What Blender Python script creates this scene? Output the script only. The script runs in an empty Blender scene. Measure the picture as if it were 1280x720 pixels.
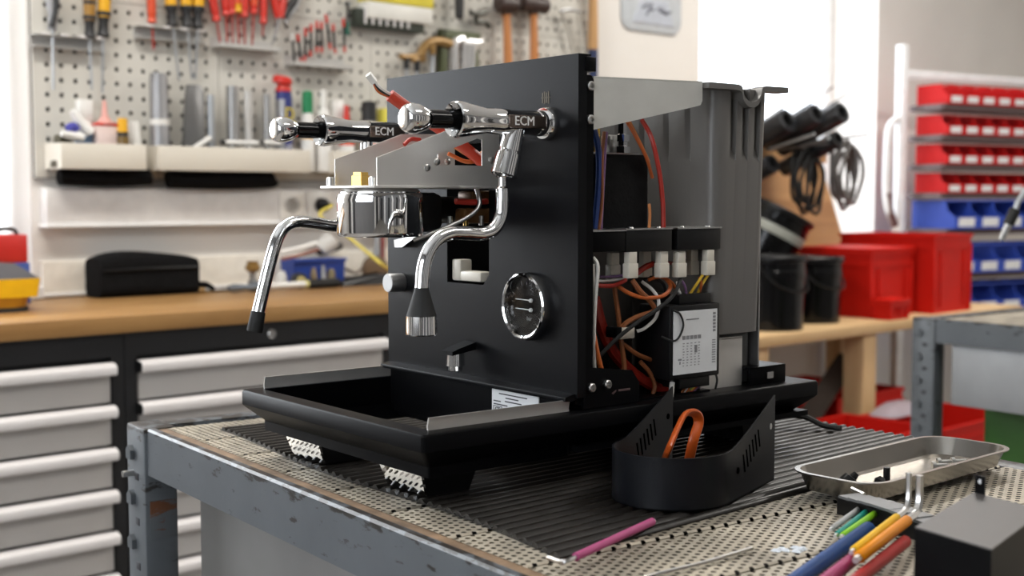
import bpy, bmesh, math, random
from mathutils import Vector, Matrix
rnd = random.Random(7)
SC = bpy.context.scene
COL = SC.collection
PI = math.pi
ZC = 1.18                     # camera height above the floor
B0 = (-1.7791, 0.2682)                   # bench front line, origin of the room frame
RZ = math.radians(4.1)        # room frame: x out of the back wall, y along it to the right
K0 = (-2.1346, 3.9243)                   # bin rack frame
KZ = math.radians(-8.5)

# ------------------------------------------------------------------ camera
cam = bpy.data.cameras.new('camera'); camo = bpy.data.objects.new('camera', cam); COL.objects.link(camo)
camo.location = (0.9207, -0.8130, ZC)
camo.rotation_euler = (math.radians(90 - 4.004), 0, math.radians(51.5))
cam.sensor_width = 36; cam.lens = 45; cam.clip_start = 0.02
cam.dof.use_dof = True; cam.dof.focus_distance = 1.27; cam.dof.aperture_fstop = 6.0
SC.camera = camo

# ------------------------------------------------------------------ world, lights, exposure
W = bpy.data.worlds.new('sky'); SC.world = W; W.use_nodes = True
bg = W.node_tree.nodes['Background']; bg.inputs[0].default_value = (0.86, 0.92, 1.0, 1); bg.inputs[1].default_value = 4.0
SC.view_settings.view_transform = 'Standard'; SC.view_settings.look = 'None'
SC.view_settings.exposure = 0.0; SC.view_settings.gamma = 1.0; SC.view_settings.use_curve_mapping = False

def rw(u, v, z=0.0):
    c, s = math.cos(RZ), math.sin(RZ)
    return Vector((B0[0] + u*c - v*s, B0[1] + u*s + v*c, z))

def area(name, u, v, z, sx, sy, power, direction, col=(1, 1, 1)):
    l = bpy.data.lights.new(name, 'AREA'); l.shape = 'RECTANGLE'; l.size = sx; l.size_y = sy
    l.energy = power; l.color = col
    o = bpy.data.objects.new(name, l); COL.objects.link(o); o.location = rw(u, v, z)
    d = Vector(direction); d.rotate(Matrix.Rotation(RZ, 3, 'Z'))
    o.rotation_euler = d.to_track_quat('-Z', 'Y').to_euler()
    return o
# daylight by two back-wall windows and one unseen window added in the left wall
area('daylight', -0.95, 3.31, 1.78, 1.25, 1.5, 9, (1, 0, -0.12), (0.93, 0.97, 1.0))
area('daylight', -0.95, -0.9, 1.78, 1.7, 1.5, 62, (1, 0.1, -0.12), (0.93, 0.97, 1.0))
area('daylight', 2.2, -3.45, 1.75, 2.6, 1.5, 26, (0, 1, -0.15), (0.95, 0.98, 1.0))

# ------------------------------------------------------------------ materials
MATS = {}
def M(name, col, rough=0.5, metal=0.0, var=0.06, scale=30.0, bump=0.0, bscale=200.0, spec=0.5, coat=0.0, trans=0.0, emit=None):
    if name in MATS: return MATS[name]
    m = bpy.data.materials.new(name); m.use_nodes = True; MATS[name] = m
    nt = m.node_tree; p = nt.nodes['Principled BSDF']; L = nt.links
    p.inputs['Roughness'].default_value = rough; p.inputs['Metallic'].default_value = metal
    p.inputs['Specular IOR Level'].default_value = spec
    if coat: p.inputs['Coat Weight'].default_value = coat; p.inputs['Coat Roughness'].default_value = 0.1
    if trans: p.inputs['Transmission Weight'].default_value = trans
    tc = nt.nodes.new('ShaderNodeTexCoord')
    n = nt.nodes.new('ShaderNodeTexNoise'); n.inputs['Scale'].default_value = scale; n.inputs['Detail'].default_value = 4
    L.new(tc.outputs['Object'], n.inputs['Vector'])
    r = nt.nodes.new('ShaderNodeValToRGB'); r.color_ramp.elements[0].position = 0.3; r.color_ramp.elements[1].position = 0.7
    r.color_ramp.elements[0].color = tuple(c*(1-var) for c in col) + (1,)
    r.color_ramp.elements[1].color = tuple(min(1, c*(1+var)) for c in col) + (1,)
    L.new(n.outputs['Fac'], r.inputs['Fac']); L.new(r.outputs['Color'], p.inputs['Base Color'])
    if bump:
        n2 = nt.nodes.new('ShaderNodeTexNoise'); n2.inputs['Scale'].default_value = bscale; n2.inputs['Detail'].default_value = 2
        b = nt.nodes.new('ShaderNodeBump'); b.inputs['Strength'].default_value = bump; b.inputs['Distance'].default_value = 0.002
        L.new(tc.outputs['Object'], n2.inputs['Vector']); L.new(n2.outputs['Fac'], b.inputs['Height']); L.new(b.outputs['Normal'], p.inputs['Normal'])
    if emit:
        p.inputs['Emission Color'].default_value = emit[0] + (1,); p.inputs['Emission Strength'].default_value = emit[1]
    return m

def brushed(name, col, rough, axis):
    m = M(name, col, rough, 1.0, 0.05, 20)
    nt = m.node_tree; L = nt.links; p = nt.nodes['Principled BSDF']
    tc = nt.nodes['Texture Coordinate']; mp = nt.nodes.new('ShaderNodeMapping')
    s = [900, 900, 900]; s[axis] = 12; mp.inputs['Scale'].default_value = s
    n = nt.nodes.new('ShaderNodeTexNoise'); n.inputs['Scale'].default_value = 1; n.inputs['Detail'].default_value = 2
    L.new(tc.outputs['Object'], mp.inputs[0]); L.new(mp.outputs[0], n.inputs['Vector'])
    r = nt.nodes.new('ShaderNodeMapRange'); r.inputs['To Min'].default_value = rough*0.8; r.inputs['To Max'].default_value = rough*1.25
    L.new(n.outputs['Fac'], r.inputs['Value']); L.new(r.outputs['Result'], p.inputs['Roughness'])
    return m

def wood(name, c1, c2, axis=1, rough=0.45, sc=1.0):
    m = bpy.data.materials.new(name); m.use_nodes = True; MATS[name] = m
    nt = m.node_tree; L = nt.links; p = nt.nodes['Principled BSDF']; p.inputs['Roughness'].default_value = rough
    tc = nt.nodes.new('ShaderNodeTexCoord'); mp = nt.nodes.new('ShaderNodeMapping')
    s = [22*sc, 22*sc, 22*sc]; s[axis] = 1.6*sc; mp.inputs['Scale'].default_value = s
    n = nt.nodes.new('ShaderNodeTexNoise'); n.inputs['Scale'].default_value = 1; n.inputs['Detail'].default_value = 6; n.inputs['Distortion'].default_value = 0.6
    r = nt.nodes.new('ShaderNodeValToRGB'); r.color_ramp.elements[0].position = 0.32; r.color_ramp.elements[1].position = 0.68
    r.color_ramp.elements[0].color = c1 + (1,); r.color_ramp.elements[1].color = c2 + (1,)
    L.new(tc.outputs['Object'], mp.inputs[0]); L.new(mp.outputs[0], n.inputs['Vector']); L.new(n.outputs['Fac'], r.inputs['Fac']); L.new(r.outputs['Color'], p.inputs['Base Color'])
    return m

def worn_paint(name, col, chip, edge_z, amount=0.6):
    # painted steel: chips where noise is high, denser near the worn upper edge (object z = edge_z)
    m = M(name, col, 0.42, 0.0, 0.10, 9, bump=0.08, bscale=60)
    nt = m.node_tree; L = nt.links; p = nt.nodes['Principled BSDF']; tc = nt.nodes['Texture Coordinate']
    base = p.inputs['Base Color'].links[0].from_socket
    mp = nt.nodes.new('ShaderNodeMapping'); mp.inputs['Scale'].default_value = (28, 28, 90); L.new(tc.outputs['Object'], mp.inputs[0])
    n = nt.nodes.new('ShaderNodeTexNoise'); n.inputs['Scale'].default_value = 1; n.inputs['Detail'].default_value = 7; n.inputs['Roughness'].default_value = 0.62
    L.new(mp.outputs[0], n.inputs['Vector'])
    sx = nt.nodes.new('ShaderNodeSeparateXYZ'); L.new(tc.outputs['Object'], sx.inputs[0])
    mr = nt.nodes.new('ShaderNodeMapRange'); mr.inputs['From Min'].default_value = edge_z-0.016; mr.inputs['From Max'].default_value = edge_z
    mr.inputs['To Min'].default_value = 0.0; mr.inputs['To Max'].default_value = 0.17; L.new(sx.outputs['Z'], mr.inputs['Value'])
    ad = nt.nodes.new('ShaderNodeMath'); ad.operation = 'ADD'; L.new(n.outputs['Fac'], ad.inputs[0]); L.new(mr.outputs['Result'], ad.inputs[1])
    r = nt.nodes.new('ShaderNodeValToRGB'); r.color_ramp.elements[0].position = amount; r.color_ramp.elements[1].position = amount+0.05
    r.color_ramp.elements[0].color = (0, 0, 0, 1); r.color_ramp.elements[1].color = (1, 1, 1, 1); L.new(ad.outputs[0], r.inputs['Fac'])
    mx = nt.nodes.new('ShaderNodeMixRGB'); L.new(r.outputs['Color'], mx.inputs['Fac']); L.new(base, mx.inputs['Color1'])
    mx.inputs['Color2'].default_value = chip + (1,); L.new(mx.outputs['Color'], p.inputs['Base Color'])
    return m

def perforated(name, col, pitch=0.0092, rad=0.255):
    # sheet steel pierced with staggered round holes (really see-through)
    m = M(name, col, 0.5, 0.35, 0.35, 14, bump=0.15, bscale=40)
    nt = m.node_tree; L = nt.links; p = nt.nodes['Principled BSDF']; tc = nt.nodes['Texture Coordinate']
    def grid(off):
        mp = nt.nodes.new('ShaderNodeMapping'); mp.vector_type = 'POINT'
        mp.inputs['Scale'].default_value = (1/pitch, 1/(pitch*1.732), 0); mp.inputs['Location'].default_value = (off, off, 0)
        L.new(tc.outputs['Object'], mp.inputs[0])
        fr = nt.nodes.new('ShaderNodeVectorMath'); fr.operation = 'FRACTION'; L.new(mp.outputs[0], fr.inputs[0])
        sb = nt.nodes.new('ShaderNodeVectorMath'); sb.operation = 'SUBTRACT'; sb.inputs[1].default_value = (0.5, 0.5, 0); L.new(fr.outputs[0], sb.inputs[0])
        ml = nt.nodes.new('ShaderNodeVectorMath'); ml.operation = 'MULTIPLY'; ml.inputs[1].default_value = (1, 1.732, 0); L.new(sb.outputs[0], ml.inputs[0])
        ln = nt.nodes.new('ShaderNodeVectorMath'); ln.operation = 'LENGTH'; L.new(ml.outputs[0], ln.inputs[0])
        return ln.outputs['Value']
    mn = nt.nodes.new('ShaderNodeMath'); mn.operation = 'MINIMUM'; L.new(grid(0.0), mn.inputs[0]); L.new(grid(0.5), mn.inputs[1])
    lt = nt.nodes.new('ShaderNodeMath'); lt.operation = 'LESS_THAN'; lt.inputs[1].default_value = rad; L.new(mn.outputs[0], lt.inputs[0])
    tr = nt.nodes.new('ShaderNodeBsdfTransparent'); mx = nt.nodes.new('ShaderNodeMixShader')
    out = nt.nodes['Material Output']; L.new(lt.outputs[0], mx.inputs['Fac']); L.new(p.outputs[0], mx.inputs[1]); L.new(tr.outputs[0], mx.inputs[2]); L.new(mx.outputs[0], out.inputs['Surface'])
    return m

def pane_mat(name, tint=(1, 1, 1), clear=0.93):
    m = bpy.data.materials.new(name); m.use_nodes = True; MATS[name] = m
    nt = m.node_tree; L = nt.links; nt.nodes.remove(nt.nodes['Principled BSDF'])
    t = nt.nodes.new('ShaderNodeBsdfTransparent'); t.inputs[0].default_value = tint + (1,)
    g = nt.nodes.new('ShaderNodeBsdfGlossy'); g.inputs['Roughness'].default_value = 0.03
    mx = nt.nodes.new('ShaderNodeMixShader'); mx.inputs[0].default_value = 1-clear
    L.new(t.outputs[0], mx.inputs[1]); L.new(g.outputs[0], mx.inputs[2]); L.new(mx.outputs[0], nt.nodes['Material Output'].inputs['Surface'])
    return m

chrome = M('chrome', (0.82, 0.82, 0.82), 0.05, 1.0, 0.01, 8)
steel = M('steel', (0.55, 0.55, 0.54), 0.28, 1.0, 0.06, 40)
steel_b = brushed('brushed_steel', (0.66, 0.64, 0.61), 0.40, 1); MATS['brushed_steel'].node_tree.nodes['Principled BSDF'].inputs['Metallic'].default_value = 0.75
dull_steel = M('dull_steel', (0.40, 0.40, 0.40), 0.45, 1.0, 0.12, 25)
zinc = M('zinc_plate', (0.46, 0.48, 0.50), 0.42, 0.85, 0.08, 18)
black = M('black_powder_coat', (0.0026, 0.0027, 0.0033), 0.40, 0.0, 0.10, 300, bump=0.02, bscale=2500, spec=0.065)
black_panel = M('black_panel_coat', (0.0034, 0.0037, 0.0047), 0.33, 0.0, 0.08, 300, bump=0.03, bscale=2500, spec=0.13)
blk_plastic = M('black_plastic', (0.006, 0.006, 0.0065), 0.35, 0.0, 0.1, 60, spec=0.25)
blk_gloss = M('black_gloss', (0.004, 0.004, 0.0045), 0.12, 0.0, 0.05, 60, spec=0.28)
blk_rubber = M('black_rubber', (0.007, 0.007, 0.007), 0.7, 0.0, 0.2, 60)
blk_cloth = M('black_cloth', (0.005, 0.005, 0.0055), 0.85, 0.0, 0.3, 80, bump=0.3, bscale=300, spec=0.12)
tank_grey = M('tank_plastic', (0.118, 0.112, 0.105), 0.36, 0.0, 0.03, 20)
white = M('white_paint', (0.80, 0.79, 0.77), 0.55, 0.0, 0.03, 4)
brass = M('brass', (0.70, 0.47, 0.14), 0.22, 1.0, 0.08, 60)
gold = M('gold_print', (0.06, 0.048, 0.03), 0.5, 0.4)
copper = M('copper_wire', (0.55, 0.20, 0.06), 0.4, 0.0, 0.15, 80)
w_red = M('red_wire', (0.36, 0.022, 0.012), 0.38)
w_orange = M('orange_wire', (0.46, 0.10, 0.018), 0.38)
w_brown = M('brown_wire', (0.26, 0.085, 0.028), 0.42)
w_white = M('white_wire', (0.66, 0.64, 0.60), 0.4)
w_blue = M('blue_wire', (0.02, 0.05, 0.20), 0.4)
w_yel = M('yellow_wire', (0.70, 0.45, 0.04), 0.4)
w_grn = M('green_wire', (0.12, 0.35, 0.05), 0.4)
w_vio = M('violet_wire', (0.22, 0.12, 0.26), 0.4)
conn = M('cream_plastic', (0.62, 0.58, 0.50), 0.4)
label_white = M('label_white', (0.66, 0.67, 0.68), 0.5)
ink = M('ink', (0.03, 0.03, 0.035), 0.6)
silicone = M('orange_silicone', (0.58, 0.10, 0.015), 0.32, coat=0.3)

# ------------------------------------------------------------------ mesh builder
class B:
    def __init__(s): s.bm = bmesh.new()
    def _v(s, p): return s.bm.verts.new(p)
    def face(s, pts): return s.bm.faces.new([s._v(p) for p in pts])
    def box(s, x0, x1, y0, y1, z0, z1, bev=0.0, seg=2):
        t = bmesh.new(); bmesh.ops.create_cube(t, size=1)
        for v in t.verts: v.co = ((x0+x1)/2 + v.co.x*(x1-x0), (y0+y1)/2 + v.co.y*(y1-y0), (z0+z1)/2 + v.co.z*(z1-z0))
        if bev: bmesh.ops.bevel(t, geom=list(t.edges), offset=bev, segments=seg, affect='EDGES', profile=0.5)
        s.add(t); return s
    def add(s, t, mat=None):
        m = {}
        for v in t.verts: m[v] = s._v(mat @ v.co if mat else v.co)
        for f in t.faces:
            try: s.bm.faces.new([m[v] for v in f.verts])
            except ValueError: pass
        t.free(); return s
    def merge(s, o, mat=None): return s.add(o.bm, mat)
    def hexa(s, lo, hi):            # two quads (lists of 4 points), joined
        return s.loft([lo, hi])
    def loft(s, rings, cap0=True, cap1=True, closed=True):
        R = [[s._v(p) for p in r] for r in rings]; n = len(R[0])
        for a, b in zip(R, R[1:]):
            for i in range(n if closed else n-1):
                j = (i+1) % n
                s.bm.faces.new([a[i], a[j], b[j], b[i]])
        if cap0: s.bm.faces.new(list(reversed(R[0])))
        if cap1: s.bm.faces.new(R[-1])
        return s
    def _frame(s, d):
        d = Vector(d).normalized(); a = Vector((0, 0, 1)) if abs(d.z) < 0.9 else Vector((1, 0, 0))
        x = d.cross(a).normalized(); y = d.cross(x).normalized(); return x, y
    def lathe(s, o, axis, prof, n=24, cap0=True, cap1=True, ph=0.0):
        o = Vector(o); d = Vector(axis).normalized(); x, y = s._frame(d)
        rings = [[o + d*t + (x*math.cos(2*PI*i/n+ph) + y*math.sin(2*PI*i/n+ph))*r for i in range(n)] for t, r in prof]
        return s.loft(rings, cap0, cap1)
    def cyl(s, p0, p1, r0, r1=None, n=16, cap=True, ph=0.0):
        p0, p1 = Vector(p0), Vector(p1); L = (p1-p0).length
        return s.lathe(p0, p1-p0, [(0, r0), (L, r0 if r1 is None else r1)], n, cap, cap, ph)
    def tube(s, pts, r, n=8, k=6, flat=1.0, closed=False):
        P = [Vector(p) for p in pts]
        if k and len(P) > 2:
            Q = []
            E = ([P[-1]] + P + [P[0], P[1]]) if closed else ([P[0]*2-P[1]] + P + [P[-1]*2-P[-2]])
            for i in range(1, len(E)-2):
                a, b, c, e = E[i-1], E[i], E[i+1], E[i+2]
                for q in range(k):
                    t = q/k; Q.append(0.5*((2*b) + (c-a)*t + (2*a-5*b+4*c-e)*t*t + (3*b-a-3*c+e)*t**3))
            if not closed: Q.append(P[-1])
            P = Q
        rr = r if callable(r) else (lambda t: r)
        x = None; rings = []
        for i, p in enumerate(P):
            d = ((P[(i+1) % len(P)] - P[i-1]) if closed else (P[min(i+1, len(P)-1)] - P[max(i-1, 0)])).normalized()
            if x is None: x, y = s._frame(d)
            else:
                x = (x - d*x.dot(d)).normalized(); y = d.cross(x).normalized()
            q = rr(i/(len(P)-1)); rings.append([p + x*math.cos(2*PI*j/n)*q*flat + y*math.sin(2*PI*j/n)*q for j in range(n)])
        if closed: rings.append(rings[0])
        return s.loft(rings, not closed, not closed)
    def prism(s, poly, axis, a, b, bev=0.0):
        def P(q, t): return {'x': (t, q[0], q[1]), 'y': (q[0], t, q[1]), 'z': (q[0], q[1], t)}[axis]
        t = B(); t.loft([[P(q, a) for q in poly], [P(q, b) for q in poly]])
        if bev: bmesh.ops.recalc_face_normals(t.bm, faces=t.bm.faces); bmesh.ops.bevel(t.bm, geom=list(t.bm.edges), offset=bev, segments=2, affect='EDGES', profile=0.5)
        return s.merge(t)
    def frame_plate(s, o, i, axis, a, b):     # rectangle o=(p0,p1,q0,q1) with rectangular hole i, thickness a..b
        def P(p, q, t): return {'x': (t, p, q), 'y': (p, t, q), 'z': (p, q, t)}[axis]
        def ring(r, t): return [P(r[0], r[2], t), P(r[1], r[2], t), P(r[1], r[3], t), P(r[0], r[3], t)]
        return s.loft([ring(o, a), ring(o, b), ring(i, b), ring(i, a), ring(o, a)], False, False)
    def rot(s, ang, axis, c=(0, 0, 0)):
        c = Vector(c); bmesh.ops.rotate(s.bm, verts=s.bm.verts, cent=c, matrix=Matrix.Rotation(ang, 3, axis)); return s
    def move(s, d): bmesh.ops.translate(s.bm, verts=s.bm.verts, vec=Vector(d)); return s
    def mesh(s, name, mat, off=(0, 0, 0), smooth=35):
        bmesh.ops.remove_doubles(s.bm, verts=s.bm.verts, dist=1e-6)
        bmesh.ops.recalc_face_normals(s.bm, faces=s.bm.faces)
        bmesh.ops.translate(s.bm, verts=s.bm.verts, vec=-Vector(off))
        me = bpy.data.meshes.new(name); s.bm.to_mesh(me); s.bm.free(); me.materials.append(mat)
        if smooth:
            me.polygons.foreach_set('use_smooth', [True]*len(me.polygons)); me.set_sharp_from_angle(angle=math.radians(smooth))
        return me

# ------------------------------------------------------------------ things and parts
# frames: 'M' = machine/cart coordinates (z measured from camera height), 'R' = room (out of wall, along wall, height), 'K' = bin rack
OFF = {}
def place(o, off, frame, rz=0.0):
    off = Vector(off)
    if frame == 'M': o.location = off + Vector((0, 0, ZC)); o.rotation_euler = (0, 0, rz)
    elif frame == 'R': o.location = rw(off.x, off.y, off.z); o.rotation_euler = (0, 0, RZ+rz)
    else:
        c, s = math.cos(KZ), math.sin(KZ); o.location = (K0[0]+off.x*c-off.y*s, K0[1]+off.x*s+off.y*c, off.z); o.rotation_euler = (0, 0, KZ+rz)
    OFF[o.name] = off
def tag(o, label=None, cat=None, group=None, kind=None):
    if label: o['label'] = label
    if cat: o['category'] = cat
    if group: o['group'] = group
    if kind: o['kind'] = kind
    return o
def thing(name, label, cat, off=(0, 0, 0), frame='R', group=None, rz=0.0):
    o = bpy.data.objects.new(name, None); COL.objects.link(o); o.empty_display_size = 0.05; place(o, off, frame, rz)
    return tag(o, label, cat, group)
def part(b, name, mat, parent, label=None, smooth=35, kind=None):
    off = OFF[parent.name]
    o = bpy.data.objects.new(name, b.mesh(name, mat, off, smooth)); COL.objects.link(o); o.parent = parent; OFF[o.name] = off
    return tag(o, label, None, None, kind)
def solo(b, name, mat, label, cat, off=(0, 0, 0), frame='R', group=None, smooth=35, kind=None):
    o = bpy.data.objects.new(name, b.mesh(name, mat, off, smooth)); COL.objects.link(o); place(o, off, frame)
    return tag(o, label, cat, group, kind)
def struct(b, name, mat, smooth=0):
    o = bpy.data.objects.new(name, b.mesh(name, mat, (0, 0, 0), smooth)); COL.objects.link(o); place(o, (0, 0, 0), 'R'); o['kind'] = 'structure'
    return o
def copy_tree(o, parent=None):
    c = o.copy(); COL.objects.link(c); OFF[c.name] = OFF[o.name]
    if parent: c.parent = parent
    for ch in list(o.children): copy_tree(ch, c)
    return c
def text_b(s, size, o, right, up, depth=0.0004, align='CENTER'):
    cu = bpy.data.curves.new('t', 'FONT'); cu.body = s; cu.size = size; cu.extrude = depth; cu.align_x = align; cu.align_y = 'CENTER'; cu.resolution_u = 3
    ob = bpy.data.objects.new('t', cu); COL.objects.link(ob); bpy.context.view_layer.update()
    me = bpy.data.meshes.new_from_object(ob); bpy.data.objects.remove(ob); bpy.data.curves.remove(cu)
    r, u = Vector(right).normalized(), Vector(up).normalized(); n = r.cross(u)
    mt = Matrix.Translation(Vector(o)) @ Matrix((r, u, n)).transposed().to_4x4()
    b = B(); b.bm.from_mesh(me); bmesh.ops.transform(b.bm, matrix=mt, verts=b.bm.verts); bpy.data.meshes.remove(me)
    return b
def rrect(x0, x1, y0, y1, z, r, n=4):
    out = []
    for cx, cy, a0 in ((x1-r, y1-r, 0), (x0+r, y1-r, PI/2), (x0+r, y0+r, PI), (x1-r, y0+r, 1.5*PI)):
        for i in range(n+1):
            a = a0 + PI/2*i/n; out.append((cx+r*math.cos(a), cy+r*math.sin(a), z))
    return out
ORD = ['first', 'second', 'third', 'fourth', 'fifth', 'sixth', 'seventh', 'eighth', 'ninth', 'tenth', 'eleventh', 'twelfth']

# ================================================================== SETTING
band_dark = M('reflect_band_dark', (0.018, 0.018, 0.020), 0.5)
wall_m = M('wall_plaster', (0.74, 0.71, 0.67), 0.8, 0, 0.03, 3, bump=0.1, bscale=40)
dim_wall = M('wall_dark_side', (0.20, 0.20, 0.205), 0.8, 0, 0.05, 3)  # darkness of the unseen room side put into the wall colour
ceil_m = M('ceiling_paint', (0.80, 0.80, 0.78), 0.9, 0, 0.02, 3)
floor_m = M('floor_screed', (0.24, 0.22, 0.20), 0.5, 0, 0.12, 3, bump=0.05, bscale=30)
frame_m = M('window_frame_white', (0.82, 0.82, 0.82), 0.4)
pane_m = pane_mat('window_pane', (1, 1, 1), 0.95)
U0, U1, V0, V1, ZT = -0.6, 5.2, -3.3, 5.45, 3.0
struct(B().box(U0-0.3, U1+0.3, V0-0.3, V1+0.3, -0.1, 0.0), 'floor', floor_m)
struct(B().box(U0-0.3, U1+0.3, V0-0.3, V1+0.3, ZT, ZT+0.1), 'ceiling', ceil_m)
w = B()
for a, b, lo, hi in ((V0-0.3, -1.95, 0, ZT), (-1.95, 0.03, 0, 0.96), (-1.95, 0.03, 2.55, ZT), (0.03, 2.68, 0, ZT), (2.68, 3.95, 0, 0.96), (2.68, 3.95, 2.55, ZT), (3.95, V1+0.3, 0, ZT)):
    w.box(U0-0.3, U0, a, b, lo, hi)
struct(w, 'wall_back', wall_m)
w = B()
for a, b, lo, hi in ((U0, 0.9, 0, ZT), (0.9, 3.6, 0, 0.96), (0.9, 3.6, 2.55, ZT), (3.6, U1, 0, ZT)):
    w.box(a, b, V0-0.3, V0, lo, hi)
struct(w, 'wall_left', dim_wall)
struct(B().box(U0, U1, V1, V1+0.3, 0, ZT), 'wall_right', wall_m)
struct(B().box(U1, U1+0.3, V0, V1, 0, ZT), 'wall_front', dim_wall)
def window(n, a, b, u=None, v=None):
    f = B(); lo, hi = 0.96, 2.55; t = 0.06; mid = (a+b)/2
    def bx(p0, p1, z0, z1, d0, d1):
        if u is not None: f.box(u+d0, u+d1, p0, p1, z0, z1, 0.006)
        else: f.box(p0, p1, v+d0, v+d1, z0, z1, 0.006)
    bx(a, a+t, lo, hi, 0, 0.06); bx(b-t, b, lo, hi, 0, 0.06); bx(a, b, lo, lo+t, 0, 0.06); bx(a, b, hi-t, hi, 0, 0.06)
    if n != 1: bx(mid-t/2, mid+t/2, lo, hi, 0, 0.06)
    o = struct(f, 'window_%d' % n, frame_m)
    p = B()
    for q0, q1 in (((a+t, mid-t/2), (mid+t/2, b-t)) if n != 1 else ((a+t, b-t),)):
        if u is not None: p.box(u+0.025, u+0.03, q0, q1, lo+t, hi-t)
        else: p.box(q0, q1, v+0.025, v+0.03, lo+t, hi-t)
        part(p, 'pane', pane_m, o, smooth=0); p = B()
    return o
window(1, 2.68, 3.95, u=-0.895); window(2, -1.95, 0.03, u=-0.895); window(3, 0.9, 3.6, v=V0-0.295)  # the third is unseen, added to let light in from the left
struct(B().box(-0.88, -0.575, -1.97, 0.05, 0.925, 0.958, 0.004), 'trim_1', white)
struct(B().box(-0.88, -0.575, 2.66, 3.97, 0.925, 0.958, 0.004), 'trim_2', white)
# cream splash board and grey cable duct along the wall above the bench
struct(B().box(-0.6, -0.588, 0.05, 2.1, 0.925, 1.02, 0.003), 'trim_3', M('cream_board', (0.80, 0.76, 0.68), 0.5))
struct(B().box(-0.597, -0.582, 0.05, 2.1, 0.928, 0.938, 0.003), 'baseboard_back', white)

# white curtain gathered at the right side of the left window
b = B(); pts = [(-0.74 + 0.022*math.sin(k*1.25), -0.36 + 0.0125*k) for k in range(30)]
b.loft([[(p[0], p[1], z), (p[0]+0.003, p[1], z)] for p in pts for z in ()] or [[(p[0], p[1], 0.99), (p[0], p[1], 2.5), (p[0]+0.004, p[1], 2.5), (p[0]+0.004, p[1], 0.99)] for p in pts])
solo(b, 'curtain', M('curtain_white', (0.74, 0.76, 0.79), 0.8), 'white gathered curtain in the window left of the pegboard', 'curtain', (-0.74, -0.2, 0.99), 'R', smooth=60)

# added dark and white bands on the unseen walls, there only for chrome reflections
nb = 4
for k in range(12):
    v = -3.0 + 0.70*k
    struct(B().box(U1-0.06, U1, v, v+(0.22 if k % 2 else 0.34), 0.0, 2.6 if k % 2 else 2.1, 0.004), 'trim_%d' % nb, white if k % 2 else band_dark); nb += 1
for k, u in enumerate((-0.45, 0.05, 0.5, 3.75, 4.2, 4.7)):
    struct(B().box(u, u+0.24, V0, V0+0.06, 0.0, 2.4, 0.004), 'trim_%d' % nb, band_dark if k % 2 == 0 else white); nb += 1

# ceiling lamps, out of view
def ceiling_lamp(u, v, label, power):
    t = thing('ceiling_lamp', label, 'lamp', (u, v, 2.9), 'R', 'long ceiling lamps')
    part(B().box(u-0.16, u+0.16, v-0.75, v+0.75, 2.93, 3.0, 0.01), 'housing', white, t)
    part(B().box(u-0.13, u+0.13, v-0.72, v+0.72, 2.915, 2.93, 0.004), 'diffuser', M('diffuser', (0.9, 0.9, 0.88), 0.4, emit=((1.0, 0.96, 0.9), 6.0)), t)
    area('lamp_light', u, v, 2.90, 0.26, 1.44, power, (0, 0.0001, -1), (1.0, 0.955, 0.89)).rotation_euler = (0, 0, RZ)
ceiling_lamp(0.55, -0.6, 'long white ceiling lamp over the left drawer cabinet', 36)
ceiling_lamp(0.55, 2.6, 'long white ceiling lamp over the wooden table', 28)
ceiling_lamp(2.9, 0.4, 'long white ceiling lamp over the steel cart', 12)
ceiling_lamp(2.7, 3.4, 'added unseen ceiling lamp in front of the bin rack', 55)  # extra lamp, added to brighten the right-facing metal

# ================================================================== WORKBENCH WITH DRAWER CABINETS
oak = wood('oak_worktop', (0.25, 0.124, 0.038), (0.37, 0.207, 0.073), 1, 0.42)
cab_dark = M('cabinet_anthracite', (0.009, 0.0095, 0.011), 0.42)
drawer_w = M('drawer_front_grey', (0.46, 0.44, 0.42), 0.42, 0, 0.02, 6)
handle_w = M('drawer_handle_white', (0.72, 0.69, 0.68), 0.32, 0, 0.02, 6)
t = solo(B().box(-0.585, 0.0, -1.6, 1.5, 0.887, 0.925, 0.003), 'worktop', oak, 'long oak worktop lying on the drawer cabinets under the pegboard', 'worktop', (0, 0, 0.887))

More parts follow.
